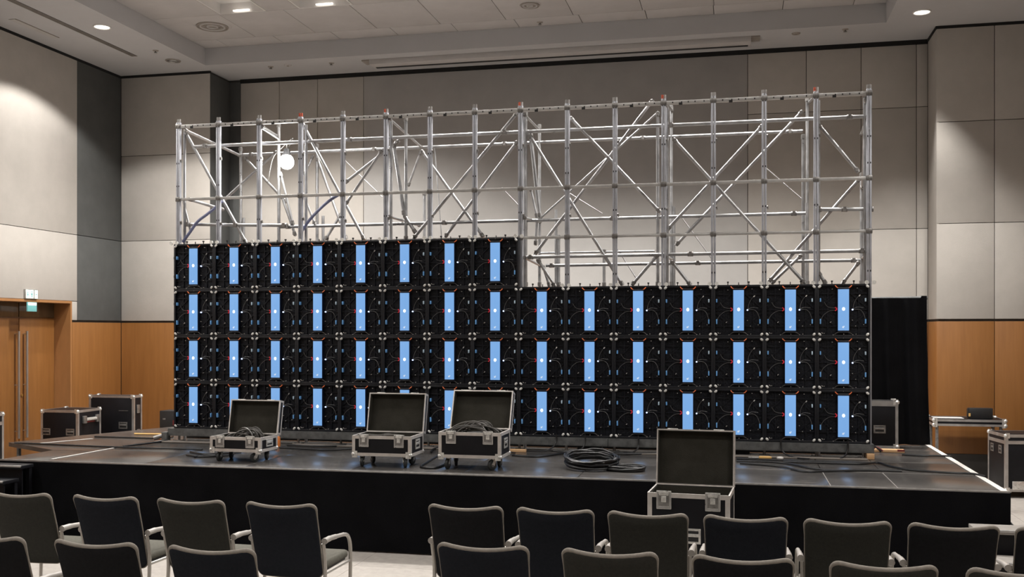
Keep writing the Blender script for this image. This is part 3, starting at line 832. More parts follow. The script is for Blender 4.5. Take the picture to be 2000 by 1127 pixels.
MEMBERS = [
('tube',(-6.10,10.54,4.08),(1.23,10.54,4.09),0.024), ('tube',(-6.16,11.80,4.20),(0.71,11.80,4.21),0.024),
('tube',(-6.19,10.54,3.19),(-4.95,10.54,3.15),0.024), ('tube',(-5.24,10.95,3.18),(0.69,10.95,3.19),0.024),
('tube',(0.78,10.54,3.18),(1.29,10.54,3.17),0.024), ('tube',(-2.22,10.54,2.75),(1.27,10.54,2.76),0.024),
('tube',(-2.11,11.20,2.70),(1.26,11.20,2.71),0.024), ('tube',(-2.29,11.80,2.89),(-0.94,11.80,2.89),0.016),
('standard',(-6.17,11.80,4.30),(-6.17,11.80,3.05),0.024), ('standard',(-5.24,10.95,4.40),(-5.24,10.95,2.96),0.024),
('standard',(-5.13,11.80,4.30),(-5.13,11.80,3.03),0.024), ('standard',(-3.68,10.95,4.40),(-3.68,10.95,2.99),0.024),
('standard',(-2.30,11.80,4.42),(-2.30,11.80,2.49),0.024), ('standard',(-2.29,10.95,4.39),(-2.29,10.95,2.45),0.024),
('standard',(-0.84,10.95,4.32),(-0.84,10.95,2.44),0.024), ('standard',(-0.75,11.80,4.57),(-0.75,11.80,2.48),0.024),
('standard',(0.76,11.80,4.59),(0.76,11.80,2.47),0.024), ('standard',(0.68,11.20,4.06),(0.68,11.20,2.45),0.024),
('standard',(1.34,11.80,3.72),(1.34,11.80,2.47),0.024), ('standard',(-2.07,11.80,3.10),(-2.07,11.80,2.49),0.024),
('standard',(-1.53,11.80,2.92),(-1.53,11.80,2.48),0.024), ('standard',(-3.73,11.80,3.67),(-3.73,11.80,3.06),0.024),
('brace',(-6.17,10.46,4.26),(-6.17,11.80,4.19),0.022), ('brace',(-6.21,10.54,4.26),(-5.44,10.54,2.96),0.022),
('brace',(-6.12,10.46,3.47),(-5.95,10.95,3.40),0.022), ('brace',(-6.24,10.54,3.49),(-6.14,10.54,3.11),0.016),
('brace',(-6.41,11.80,3.63),(-5.67,11.80,4.23),0.022), ('brace',(-6.12,11.80,4.17),(-5.54,11.80,3.58),0.022),
('brace',(-5.21,10.46,4.26),(-5.25,10.95,4.24),0.018), ('brace',(-5.21,10.46,4.24),(-5.24,10.95,4.21),0.016),
('brace',(-4.76,10.54,4.29),(-4.02,10.54,2.97),0.022), ('brace',(-4.95,10.95,3.59),(-4.78,10.95,3.19),0.018),
('brace',(-5.13,11.80,4.13),(-4.74,11.80,3.10),0.022), ('brace',(-4.25,10.54,3.36),(-3.81,10.54,3.96),0.020),
('brace',(-4.42,10.95,3.67),(-3.76,10.95,4.13),0.022), ('brace',(-5.02,11.80,3.10),(-4.80,11.80,3.43),0.022),
('brace',(-4.76,11.80,4.08),(-4.27,11.80,3.61),0.008), ('brace',(-5.22,10.95,3.82),(-5.06,10.95,3.20),0.018),
('brace',(-5.21,10.95,3.56),(-5.03,10.95,3.07),0.018), ('brace',(-5.31,11.80,3.91),(-5.18,11.80,4.16),0.018),
('brace',(-3.83,10.95,4.10),(-3.70,10.95,3.28),0.026), ('brace',(-3.70,10.95,3.28),(-3.56,10.95,3.07),0.024),
('brace',(-3.71,10.46,4.28),(-3.76,11.80,4.20),0.018), ('brace',(-3.70,10.46,3.21),(-3.79,11.80,3.25),0.018),
('brace',(-3.77,11.80,4.16),(-3.94,11.80,3.73),0.018), ('brace',(-3.50,10.95,4.01),(-2.77,10.95,3.01),0.022),
('brace',(-2.29,10.54,4.30),(-3.46,10.54,2.97),0.022), ('brace',(-2.38,10.95,4.07),(-3.22,10.95,3.02),0.022),
('brace',(-3.60,11.80,4.21),(-3.51,11.80,3.09),0.009), ('brace',(-2.76,11.80,3.68),(-2.56,11.80,3.47),0.008),
('brace',(-2.24,10.95,4.16),(-2.13,10.95,3.21),0.028), ('brace',(-2.17,10.54,4.06),(-1.17,10.54,2.44),0.022),
('brace',(-1.73,10.54,4.22),(-0.78,10.54,3.19),0.022), ('brace',(-0.86,10.59,4.37),(-2.12,10.59,2.78),0.022),
('brace',(-0.83,10.95,4.32),(-2.12,10.95,3.21),0.016), ('brace',(-1.94,11.80,3.59),(-1.55,11.80,3.34),0.008),
('brace',(-2.29,11.20,3.59),(-2.21,11.20,3.24),0.020), ('brace',(-2.21,11.20,3.24),(-2.23,11.20,2.93),0.020),
('brace',(-2.08,10.54,2.73),(-1.88,10.54,2.43),0.020), ('brace',(-2.10,10.95,2.69),(-2.02,10.95,2.45),0.018),
('brace',(-0.80,10.54,2.76),(-1.08,10.54,2.44),0.022), ('brace',(-0.65,10.54,3.95),(0.66,10.54,2.44),0.022),
('brace',(-0.72,10.59,3.01),(0.25,10.59,4.06),0.022), ('brace',(-0.65,10.95,2.88),(0.66,10.95,4.26),0.022),
('brace',(-1.37,11.80,2.92),(-1.15,11.80,2.57),0.009), ('brace',(-0.63,11.80,3.27),(-0.29,11.80,2.79),0.008),
('brace',(0.32,11.80,3.80),(0.71,11.80,3.44),0.009), ('brace',(0.78,10.54,4.04),(1.17,10.54,3.54),0.022),
('brace',(1.19,10.56,3.49),(0.30,10.56,2.46),0.022), ('brace',(0.65,10.95,2.76),(0.34,10.95,2.46),0.022),
('brace',(1.22,10.95,2.68),(1.05,10.95,2.45),0.022), ('brace',(0.78,10.54,2.56),(0.86,10.54,2.43),0.022),
('brace',(-0.67,10.54,2.69),(-0.47,10.54,2.43),0.022), ('brace',(1.23,10.46,4.26),(1.35,11.80,3.54),0.022),
('brace',(-2.20,10.46,4.25),(-2.30,11.80,4.35),0.018), ('brace',(-2.20,10.46,3.16),(-2.29,11.80,3.26),0.018),
('brace',(-0.72,10.46,4.31),(-0.74,11.80,4.51),0.018), ('brace',(0.76,10.46,4.31),(0.78,11.80,4.53),0.018),
('brace',(1.24,10.46,4.07),(1.34,11.80,4.15),0.018), ('brace',(1.25,10.46,2.74),(1.35,11.80,2.77),0.018),
('brace',(-2.20,10.46,2.74),(-2.29,11.80,2.74),0.018), ('brace',(-0.73,10.46,2.73),(-0.74,11.80,2.79),0.018)
]
for kind, a, b_, r in MEMBERS:
    r *= 0.78
    m = MB().tube([a, b_], r, 10)
    wpart(kind, m, 'galvanised', scaf)
    if r > 0.0125:
        va, vb = Vector(a), Vector(b_)
        d = (vb - va).normalized()
        if kind == 'tube':
            n = max(2, int((vb - va).length / 1.5))
            for i in range(n + 1):
                p = va + (vb - va) * (0.02 + 0.96 * i / n)
                wpart('coupler', MB().tube([p - d * 0.028, p + d * 0.028], r + 0.007, 10).box(p.x - 0.015, p.x + 0.015, p.y - r - 0.022, p.y - r, p.z - 0.022, p.z + 0.022), 'coupler', scaf)
        else:
            for p in (va + d * 0.03, vb - d * 0.03):
                wpart('coupler', MB().tube([p - d * 0.022, p + d * 0.022], r + 0.006, 10).box(p.x - 0.013, p.x + 0.013, p.y - r - 0.016, p.y - r + 0.005, p.z - 0.018, p.z + 0.018), 'coupler', scaf)
# rear standards carried down to the deck behind the cabinets
for x, y in ((-6.13, 11.8), (-5.05, 11.8), (-2.10, 11.8), (-0.72, 11.8), (0.75, 11.8), (1.37, 11.8)):
    wpart('standard', MB().tube([(x, y, SZ), (x, y, 3.4)], 0.0185, 10), 'galvanised', scaf)
# base beam and jack feet
for x0, x1 in ((-6.30, -3.80), (-3.795, -1.30), (-1.295, 1.29)):
    b = MB().box(x0, x1, 10.325, 10.46, 0.852, 0.862).box(x0, x1, 10.325, 10.335, 0.785, 0.852).box(x0, x1, 10.45, 10.46, 0.785, 0.852).box(x0, x1, 10.325, 10.36, 0.780, 0.787)
    wpart('base_beam', b, 'beam_steel', scaf)
for k in range(16):
    x = min(max(LX + k * CW, -6.2), 1.2)
    b = MB().tube([(x, 10.40, SZ + 0.008), (x, 10.40, 0.852)], 0.014, 8).box(x - 0.05, x + 0.05, 10.35, 10.45, SZ + 0.001, SZ + 0.009).box(x - 0.022, x + 0.022, 10.375, 10.425, 0.775, 0.795)
    wpart('jack_foot', b, 'coupler' if k % 3 else 'alu', scaf)
    if k in (1, 4, 6, 9, 12):
        wpart('ballast_box', MB().box(x + 0.1, x + 0.36, 10.48, 10.62, SZ + 0.001, 0.80, 0.006), 'amp_black', scaf)

wpart('dark_mask_strip', MB().box(-6.25, 1.26, 10.64, 10.65, SZ + 0.002, 0.86), 'amp_black', scaf)  # added black strip that keeps the gap under the beam dark

# bluish hoses strapped to the frame
for pts, lab in (([(-6.214, 10.50, 2.984), (-6.129, 10.50, 3.089), (-6.026, 10.50, 3.215), (-5.917, 10.50, 3.289), (-5.814, 10.51, 3.368), (-5.731, 10.52, 3.442)], 'blue cable hose bending up the scaffold behind the first cabinet'),
                 ([(-4.766, 10.50, 3.048), (-4.655, 10.50, 3.2), (-4.515, 10.50, 3.334), (-4.399, 10.50, 3.422), (-4.296, 10.51, 3.481)], 'blue cable hose arching over the fourth cabinet of the top row')):
    tag(obj('cable_hose', MB().tube(spline(pts, 6), 0.017, 8), 'hose_blue'), lab, 'hose')

# work lamp hung inside the frame
wx, wy, wz = -5.117, 10.90, 3.93
t = thing('work_lamp', 'glaring white work lamp hung inside the scaffold', 'lamp', (wx, wy, wz))
obj('bulb', MB().sphere((0, 0, 0), 0.082, 20, 12), 'lamp_white', t)
obj('lamp_cap', MB().tube([(0, 0, 0.075), (0, 0, 0.10), (0, 0, 0.15)], [0.05, 0.045, 0.03], 16), 'amp_black', t)
obj('hook', MB().tube(spline([(0, 0, 0.15), (0, 0, 0.20), (0.02, 0, 0.235), (0.04, 0, 0.21)], 5), 0.006, 6), 'zinc', t)
cg = MB()
for i in range(8):
    a = 2 * PI * i / 8
    cg.tube([(math.cos(a) * 0.09 * math.cos(q), math.sin(a) * 0.09 * math.cos(q), 0.09 * math.sin(q)) for q in (-1.4, -0.9, -0.4, 0.1, 0.6, 1.0)], 0.0018, 5)
obj('cage', cg, 'zinc', t)
obj('power_lead', MB().tube(spline([(0.0, 0.02, 0.15), (0.05, 0.05, 0.28), (-0.1, 0.08, 0.18), (-0.2, 0.05, 0.05), (-0.25, 0.02, -0.25)], 6), 0.006, 6), 'cable_grey', t)
lamp('work_lamp_light', 'POINT', (wx, wy - 0.13, wz), WORK_E, (1, 0.97, 0.92), parent=t, shadow_soft_size=0.09)

# ------------------------------------------------------------------ black drape behind the stage end
dm = MB()
n = 60; rows = 10
frv, bkv = [], []
for j in range(rows + 1):
    v = j / rows
    for i in range(n + 1):
        u = i / n
        x = 1.22 + u * (0.79 + 0.035 * v * v)
        z = 2.325 - 1.60 * v + (0.022 if u > 0.93 and j == 0 else 0)
        y = 11.66 + u * 0.07 + (0.25 + 0.75 * v) * (0.022 * math.sin(u * 21) + 0.012 * math.sin(u * 47 + 1))
        frv.append((x, y, z)); bkv.append((x, y + 0.006, z))
N = n + 1; tot = len(frv); fs = []
for j in range(rows):
    for i in range(n):
        a = j * N + i
        fs.append((a, a + 1, a + N + 1, a + N)); fs.append((tot + a, tot + a + N, tot + a + N + 1, tot + a + 1))
for i in range(n):
    fs.append((i, tot + i, tot + i + 1, i + 1)); a = rows * N + i; fs.append((a, a + 1, tot + a + 1, tot + a))
for j in range(rows):
    a = j * N; fs.append((a, a + N, tot + a + N, tot + a)); a = j * N + n; fs.append((a, tot + a, tot + a + N, a + N))
dm.add(frv + bkv, fs)
t = thing('stage_drape', 'tall black masking drape hanging behind the end of the cabinet wall', 'curtain', (1.6, 11.7, SZ))
wpart('drape_cloth', dm, 'drape', t, 60)
wpart('crossbar', MB().tube([(1.2, 11.72, 2.315), (2.02, 11.79, 2.325)], 0.02, 8), 'beam_steel', t)
wpart('upright_pole', MB().tube([(1.98, 11.82, SZ), (1.98, 11.82, 2.35)], 0.02, 10).box(1.84, 2.04, 11.78, 12.0, SZ, SZ + 0.008), 'beam_steel', t)
wpart('upright_pole', MB().tube([(1.26, 11.75, SZ), (1.26, 11.75, 2.33)], 0.02, 10).box(1.16, 1.36, 11.72, 11.92, SZ, SZ + 0.008), 'beam_steel', t)

# ------------------------------------------------------------------ flight cases
def latch_parts(parent, x, y, z, s=1.0, nrm=-1, axis='y'):
    """recessed butterfly latch on a face with outward normal nrm along axis"""
    def B(a0, a1, d0, d1, z0, z1, c=0.0):
        m = MB()
        d0, d1 = sorted((d0 * nrm, d1 * nrm))
        if axis == 'y':
            m.box(x + a0 * s, x + a1 * s, y + d0, y + d1, z + z0 * s, z + z1 * s, c)
        else:
            m.box(x + d0, x + d1, y + a0 * s, y + a1 * s, z + z0 * s, z + z1 * s, c)
        return m
    pl = obj('butterfly_latch', B(-0.047, 0.047, 0.0, 0.006, -0.095, 0.022, 0.004), 'zinc', parent)
    r = B(-0.033, 0.033, 0.006, 0.0075, -0.075, 0.0)
    obj('latch_dish', r, 'coupler', pl)
    k = B(-0.016, 0.016, 0.0075, 0.014, -0.05, -0.012, 0.003)
    k.v += B(-0.030, 0.030, 0.0075, 0.011, -0.008, 0.012, 0.003).v; 
    k2 = MB().add(k.v[:len(k.v) // 2], k.f)
    k2.add(k.v[len(k.v) // 2:], k.f)
    obj('latch_knob', k2, 'zinc', pl)
    rim = MB()
    for q in (B(-0.044, -0.034, 0.006, 0.010, -0.09, 0.015), B(0.034, 0.044, 0.006, 0.010, -0.09, 0.015), B(-0.034, 0.034, 0.006, 0.010, -0.09, -0.078)):
        rim.add(q.v, q.f)
    obj('latch_rim', rim, 'alu', pl)
def handle_parts(parent, x, y, z, w=0.15, h=0.10, nrm=-1, axis='y', m='zinc'):
    def B(a0, a1, d0, d1, z0, z1, c=0.0):
        q = MB()
        d0, d1 = sorted((d0 * nrm, d1 * nrm))
        if axis == 'y':
            q.box(x + a0, x + a1, y + d0, y + d1, z + z0, z + z1, c)
        else:
            q.box(x + d0, x + d1, y + a0, y + a1, z + z0, z + z1, c)
        return q
    f = MB(); e = 0.016
    for q in (B(-w / 2, w / 2, 0, 0.006, h / 2 - e, h / 2), B(-w / 2, w / 2, 0, 0.006, -h / 2, -h / 2 + e), B(-w / 2, -w / 2 + e, 0, 0.006, -h / 2 + e, h / 2 - e), B(w / 2 - e, w / 2, 0, 0.006, -h / 2 + e, h / 2 - e)):
        f.add(q.v, q.f)
    p = obj('recessed_handle', f, m, parent)
    obj('handle_dish', B(-w / 2 + e, w / 2 - e, 0.0, 0.002, -h / 2 + e, h / 2 - e), 'amp_black', p)
    obj('handle_grip', B(-w / 2 + e, w / 2 - e, 0.002, 0.010, -0.005, 0.018, 0.003), m, p)
def caster(parent, x, y, ht, rot):
    r = ht * 0.43
    M = Matrix.Translation((x, y, 0)) @ Matrix.Rotation(rot, 4, 'Z')
    b = MB().box(-0.035, 0.035, -0.03, 0.03, ht - 0.006, ht).tube([(0, 0, ht - 0.02), (0, 0, ht - 0.004)], 0.022, 10)
    for s in (-1, 1):
        b.bar((0.0, s * 0.019, ht - 0.012), (0.022, s * 0.019, r), 0.03, 0.004, (0, 1, 0))
    f = obj('caster', b.xf(M), 'zinc', parent)
    w = MB().tube([(0.022, -0.014, r), (0.022, -0.010, r), (0.022, 0.010, r), (0.022, 0.014, r)], [r * 0.88, r, r, r * 0.88], 18).xf(M)
    obj('wheel', w, 'rubber', f)
    obj('hub', MB().tube([(0.022, -0.0165, r), (0.022, 0.0165, r)], r * 0.4, 10).xf(M), 'coupler', f)
def edge_bars(x0, x1, y0, y1, z0, z1, e, skip=()):
    """aluminium L-profiles along the 12 edges of a box, slightly proud"""
    p = 0.003
    m = MB()
    for z, s in ((z0, 1), (z1, -1)):
        a, b_ = sorted((z - s * p, z + s * e))
        if ('z0' if s == 1 else 'z1') in skip:
            continue
        m.box(x0 - p, x1 + p, y0 - p, y0 + 0.008, a, b_); m.box(x0 - p, x1 + p, y1 - 0.008, y1 + p, a, b_)
        m.box(x0 - p, x0 + 0.008, y0 + 0.008, y1 - 0.008, a, b_); m.box(x1 - 0.008, x1 + p, y0 + 0.008, y1 - 0.008, a, b_)
    zz0, zz1 = z0 + (e if 'z0' not in skip else 0), z1 - (e if 'z1' not in skip else 0)
    for x, sx_ in ((x0, 1), (x1, -1)):
        for y, sy_ in ((y0, 1), (y1, -1)):
            a, b_ = sorted((x - sx_ * p, x + sx_ * e)); c_, d_ = sorted((y - sy_ * p, y + sy_ * 0.008))
            m.box(a, b_, c_, d_, zz0, zz1)
            a, b_ = sorted((x - sx_ * p, x + sx_ * 0.008)); c_, d_ = sorted((y + sy_ * 0.008, y + sy_ * e))
            m.box(a, b_, c_, d_, zz0, zz1)
    return m
def corners(parent, x0, x1, y0, y1, zs, r=0.022):
    for z in zs:
        for x in (x0, x1):
            for y in (y0, y1):
                sx_ = 1 if x == x0 else -1; sy_ = 1 if y == y0 else -1
                b = MB().sphere((x + sx_ * 0.006, y + sy_ * 0.006, z), r, 10, 6)
                b.box(min(x, x + sx_ * 0.045) - 0.003, max(x, x + sx_ * 0.045) + 0.003, min(y, y - sy_ * 0.006), max(y, y - sy_ * 0.006), z - 0.03, z + 0.03)
                obj('ball_corner', b, 'zinc', parent)
def open_box(w, d, z0, z1, th=0.01):
    m = MB()
    m.box(-w, w, -d, d, z0, z0 + th)
    m.box(-w, w, -d, -d + th, z0 + th, z1).box(-w, w, d - th, d, z0 + th, z1).box(-w, -w + th, -d + th, d - th, z0 + th, z1).box(w - th, w, -d + th, d - th, z0 + th, z1)
    return m
def open_case(label, x, y, z, W, D, Hh, lid_h, lid_ang, ct, rz=0.0, e=0.026, latch_s=1.0, front_handle=False, side_handle=True):
    """open-lidded flight case: W wide, D deep, Hh body height, lid depth lid_h, ct caster height"""
    t = thing('flight_case', label, 'flight case', (x, y, z), rz)
    w, d = W / 2, D / 2
    z0, z1 = ct, ct + Hh
    bd = obj('body', open_box(w, d, z0, z1), 'laminate', t)
    obj('body_lining', open_box(w - 0.011, d - 0.011, z0 + 0.011, z1 - 0.004, 0.004), 'case_lining', bd)
    obj('edge_profile', edge_bars(-w, w, -d, d, z0, z1, e), 'case_alu', bd)
    corners(t, -w, w, -d, d, (z0 + 0.012,), 0.02)
    for s in (-1, 1):
        latch_parts(t, s * w * 0.60, -d - 0.003, z1 - 0.005, latch_s)
    if side_handle:
        handle_parts(t, w + 0.003, 0, z0 + Hh * 0.55, 0.13, min(0.09, Hh * 0.5), 1, 'x')
        handle_parts(t, -w - 0.003, 0, z0 + Hh * 0.55, 0.13, min(0.09, Hh * 0.5), -1, 'x')
    if front_handle:
        handle_parts(t, 0.005, -d - 0.003, z1 - 0.30, 0.17, 0.11)
    if ct > 0.05:
        for sx_ in (-1, 1):
            for sy_ in (-1, 1):
                caster(t, sx_ * (w - 0.075), sy_ * (d - 0.06), ct, random.uniform(-2.2, -0.9))
    # lid: built closed with the hinge line at the origin, then swung open
    Ml = Matrix.Translation((0, d, z1 + 0.004)) @ Matrix.Rotation(-lid_ang, 4, 'X') @ Matrix.Translation((0, -d, 0))
    shell = open_box(w, d, -lid_h, 0)      # upside down box
    shell.v = [(a, b_, -c_) for a, b_, c_ in shell.v]
    lid = obj('lid', shell.xf(Ml), 'laminate', t)
    ln = open_box(w - 0.011, d - 0.011, -(lid_h - 0.011), -0.004, 0.004)
    ln.v = [(a, b_, -c_) for a, b_, c_ in ln.v]
    obj('lid_lining', ln.xf(Ml), 'case_lining', lid)
    obj('lid_edge', edge_bars(-w, w, -d, d, 0, lid_h, 0.016).xf(Ml), 'case_alu', lid)
    for s in (-1, 1):
        obj('latch_catch', MB().box(s * w * 0.60 - 0.04, s * w * 0.60 + 0.04, -d - 0.008, -d + 0.002, 0.0, 0.03, 0.003).xf(Ml), 'zinc', lid)
        obj('hinge', MB().tube([(s * w * 0.6 - 0.05, d + 0.008, z1), (s * w * 0.6 + 0.05, d + 0.008, z1)], 0.008, 8).box(s * w * 0.6 - 0.05, s * w * 0.6 + 0.05, d + 0.002, d + 0.006, z1 - 0.04, z1 + 0.01), 'coupler', t)
    return t
RA = math.radians
open_case('low open wheeled flight case on the stage nearest the double door', -4.65, 8.96, SZ, 0.53, 0.33, 0.135, 0.07, RA(101), 0.10, RA(-2))
open_case('nearly empty open wheeled flight case in the middle of the stage', -3.17, 8.92, SZ, 0.56, 0.37, 0.18, 0.075, RA(103), 0.105, 0)
open_case('deep open wheeled flight case heaped with black cable on the stage', -2.34, 8.92, SZ, 0.57, 0.37, 0.225, 0.085, RA(112), 0.11, 0)
open_case('tall open flight case standing on the floor before the stage skirt', -0.335, 7.62, 0, 0.585, 0.42, 0.70, 0.075, RA(97), 0.085, RA(-4), 0.03, 1.15, True)

def closed_case(label, x, y, z, W, D, Hh, rz=0.0, lid=0.0, e=0.03, handles=(), ct=0.0, cat='flight case', group=None):
    t = thing('flight_case', label, cat, (x, y, z), rz, group)
    w, d = W / 2, D / 2
    bd = obj('body', MB().box(-w, w, -d, d, ct, ct + Hh, 0.003), 'laminate', t)
    obj('edge_profile', edge_bars(-w, w, -d, d, ct, ct + Hh, e), 'alu', bd)
    if lid:
        zz = ct + Hh - lid
        b = MB().box(-w - 0.004, w + 0.004, -d - 0.004, -d + 0.004, zz - 0.02, zz + 0.02).box(w - 0.004, w + 0.004, -d, d, zz - 0.02, zz + 0.02).box(-w - 0.004, -w + 0.004, -d, d, zz - 0.02, zz + 0.02)
        obj('lid_seam', b, 'alu', bd)
    corners(t, -w, w, -d, d, (ct + 0.015, ct + Hh - 0.012), 0.024)
    for f, a, zz, s in handles:
        if f == 'f':
            handle_parts(t, a, -d - 0.003, zz, 0.135 * s, 0.095 * s, -1, 'y', 'coupler')
        elif f == 'r':
            handle_parts(t, w + 0.003, a, zz, 0.135 * s, 0.095 * s, 1, 'x', 'coupler')
        else:
            handle_parts(t, -w - 0.003, a, zz, 0.12 * s, 0.13 * s, -1, 'x', 'coupler')
    if ct > 0.05:
        for sx_ in (-1, 1):
            for sy_ in (-1, 1):
                caster(t, sx_ * (w - 0.08), sy_ * (d - 0.08), ct, random.uniform(0, 6))
    return t
c1 = closed_case('closed black flight case with two front handles standing before the double door', -8.945, 12.25, 0, 0.565, 0.50, 0.79, 0, 0.0, 0.03, (('f', -0.20, 0.60, 0.95), ('f', 0.17, 0.60, 0.95)), 0.10)
b = MB().tube([(0.29, -0.10, 0.76), (0.30, 0.12, 0.76)], 0.022, 8)
obj('bar_handle', b, 'zinc', c1)
for yy in (-0.13, 0.15):
    obj('handle_bracket', MB().box(0.284, 0.318, yy - 0.035, yy + 0.035, 0.71, 0.81, 0.006), 'coupler', c1)
obj('handle_strap', MB().box(0.284, 0.292, -0.09, 0.11, 0.715, 0.735), 'dark_red', c1)
c2 = closed_case('taller closed black flight case against the wood panelling in the room corner', -8.72, 12.93, 0, 0.715, 0.20, 0.94, 0, 0.0, 0.03, (('f', 0.19, 0.62, 1.0),), 0.10)
obj('stencil_mark', MB().box(0.12, 0.27, -0.1045, -0.1015, 0.825, 0.832), 'coupler', c2)
for zz in (0.5, 0.85):
    obj('corner_latch', MB().box(0.358, 0.372, -0.035, 0.035, zz - 0.06, zz + 0.06, 0.005), 'coupler', c2)
closed_case('black flight case cut by the picture edge beside the double door', -8.98, 10.35, 0, 0.62, 0.5, 0.88, 0, 0.12, 0.03, (('r', 0.0, 0.5, 0.9),), 0.09)
c5 = closed_case('black flight case stood on end behind the last cabinet column', 1.38, 11.42, SZ, 0.55, 0.16, 0.50, 0, 0.035, 0.026, (('f', 0.09, 0.20, 0.9),), 0.0)
c6 = closed_case('large black flight case with lidded top on the floor beside the open stage end', 3.50, 13.17, 0, 0.95, 0.52, 0.665, RA(8), 0.09, 0.032, (('l', -0.12, 0.56, 0.75), ('l', 0.12, 0.56, 0.75), ('f', 0.20, 0.40, 0.9)), 0.08)
obj('stencil_mark', MB().box(-0.16, -0.02, -0.2665, -0.2635, 0.44, 0.475), 'stencil', c6)
obj('foot_plate', MB().box(-0.40, -0.25, -0.272, -0.262, 0.10, 0.20, 0.004), 'zinc', c6)
closed_case('small black case cut by the picture edge above the large flight case', 3.86, 14.0, 0, 0.46, 0.34, 0.82, 0, 0.0, 0.03, (), 0.05)
# small dark box with a red panel beside the first cabinet column
t = thing('amplifier_box', 'small black box with red panel beside the lowest first cabinet', 'box', (-7.55, 12.52, 0))
obj('body', MB().box(-0.14, 0.20, -0.12, 0.12, 0.0, 0.875, 0.006), 'amp_black', t)
obj('red_panel', MB().box(0.06, 0.13, -0.124, -0.119, 0.68, 0.75), 'dark_red', t)
obj('jack_plate', MB().box(-0.09, -0.05, -0.124, -0.119, 0.755, 0.775, 0.002), 'coupler', t)

# table made of a case lid on legs, with a dark box on it
t = thing('case_table', 'black and silver flight case table against the wood panelling', 'table', (2.87, 14.05, 0))
obj('table_top', MB().box(-0.43, 0.43, -0.26, 0.26, 0.755, 0.835, 0.004), 'laminate', t)
obj('edge_profile', edge_bars(-0.43, 0.43, -0.26, 0.26, 0.755, 0.835, 0.026), 'alu', t)
corners(t, -0.43, 0.43, -0.26, 0.26, (0.765, 0.825), 0.026)
for x in (-0.38, 0.38):
    for y in (-0.21, 0.21):
        obj('leg', MB().box(x - 0.018, x + 0.018, y - 0.018, y + 0.018, 0, 0.755, 0.003), 'coupler', t)
t = thing('equipment_box', 'small black equipment box with yellow tab on the case table', 'box', (3.04, 14.0, 0.838))
obj('body', MB().box(-0.14, 0.14, -0.06, 0.06, 0.0, 0.135, 0.005), 'amp_black', t)
obj('side_clip', MB().box(-0.155, -0.14, -0.03, 0.03, 0.02, 0.125, 0.002), 'amp_black', t)
obj('tab', MB().box(-0.150, -0.128, -0.066, -0.058, 0.03, 0.07), 'yellow_cord', t)
t = thing('folder', 'flat dark folder lying on the case table', 'folder', (2.66, 13.95, 0.838))
obj('cover', MB().box(-0.2, 0.16, -0.10, 0.10, 0.006, 0.010), 'print_white', t)
obj('pages', MB().box(-0.2, 0.2, -0.10, 0.10, 0.0, 0.006), 'amp_black', t)

# ------------------------------------------------------------------ cables
def coil(seed, rx, ry, loops, r, rise=0.02, lean=None, jit=0.018, n=26):
    rng = random.Random(seed)
    pts = []
    ox = oy = 0; sc = 1
    for l in range(loops):
        nox, noy, nsc = rng.uniform(-jit, jit), rng.uniform(-jit, jit), 1 + rng.uniform(-0.16, 0.12)
        ph = rng.uniform(0, 6)
        for k in range(n):
            q = k / n
            a = 2 * PI * q
            s = sc + (nsc - sc) * q
            z = r + rise * l * (0.35 + 0.65 * rng.random() * 0.2) + 0.012 * math.sin(a + ph) * (l > 0) + 0.012 * (l > 0)
            pts.append(((ox + (nox - ox) * q) + rx * s * math.cos(a), (oy + (noy - oy) * q) + ry * s * math.sin(a), max(r, z)))
        ox, oy, sc = nox, noy, nsc
    m = MB().tube(pts, r, 7)
    if lean:
        m.xf(lean)
    return m
def arc_heap(seed, W, D, Hh, n, r):
    """loops of cable springing up out of a case"""
    rng = random.Random(seed)
    m = MB()
    for i in range(n):
        cx = rng.uniform(-0.28, 0.28) * W
        w = W * rng.uniform(0.55, 0.98)
        y = rng.uniform(-D, D); h = Hh * rng.uniform(0.45, 1.0) * (1.0 - 0.5 * abs(cx) / W)
        tl = rng.uniform(-0.05, 0.05); sk = rng.uniform(-0.25, 0.35) * w
        pts = []
        for k in range(15):
            a = PI * (-0.12 + 1.24 * k / 14)
            pts.append((cx - w * math.cos(a) + sk * max(0, math.sin(a)), y + tl * math.cos(a), -0.01 + h * math.sin(a)))
        m.tube(pts, r * rng.uniform(0.8, 1.1), 6)
    return m
tag(obj('cable_coil', coil(4, 0.225, 0.23, 12, 0.0095, 0.012, Matrix.Translation((0, 0, 0.03)) @ Matrix.Rotation(0.10, 4, 'X')).shift((-1.30, 9.13, SZ)), 'cable_black'), 'big coil of black cable lying on the open stage', 'cable')
tag(obj('cable_coil', coil(9, 0.17, 0.10, 6, 0.009, 0.006).shift((-0.98, 9.0, SZ)), 'cable_black'), 'small flattened cable coil beside the big coil on the stage', 'cable')
tag(obj('cable_plug', MB().tube([(-1.40, 8.93, SZ + 0.03), (-1.33, 8.925, SZ + 0.028), (-1.29, 8.925, SZ + 0.028)], [0.012, 0.014, 0.009], 8), 'pine'), 'pale plug end resting against the big cable coil', 'plug')
def heap(loc, seed, W, D, Hh, n, label):
    m = arc_heap(seed, W, D, Hh, n, 0.0085)
    m.shift(loc)
    tag(obj('cable_heap', m, 'cable_grey'), label, 'cable')
heap((-4.62, 8.98, SZ + 0.225), 11, 0.15, 0.10, 0.10, 13, 'looped black cables rising out of the low open case')
heap((-2.33, 8.90, SZ + 0.315), 12, 0.20, 0.11, 0.155, 19, 'heap of thick black cables bulging from the deep open case')
tag(obj('cable_nest', coil(15, 0.18, 0.10, 6, 0.009, 0.01).shift((-2.34, 8.92, SZ + 0.27)), 'cable_black'), 'coiled black cable inside the deep open case', 'cable')
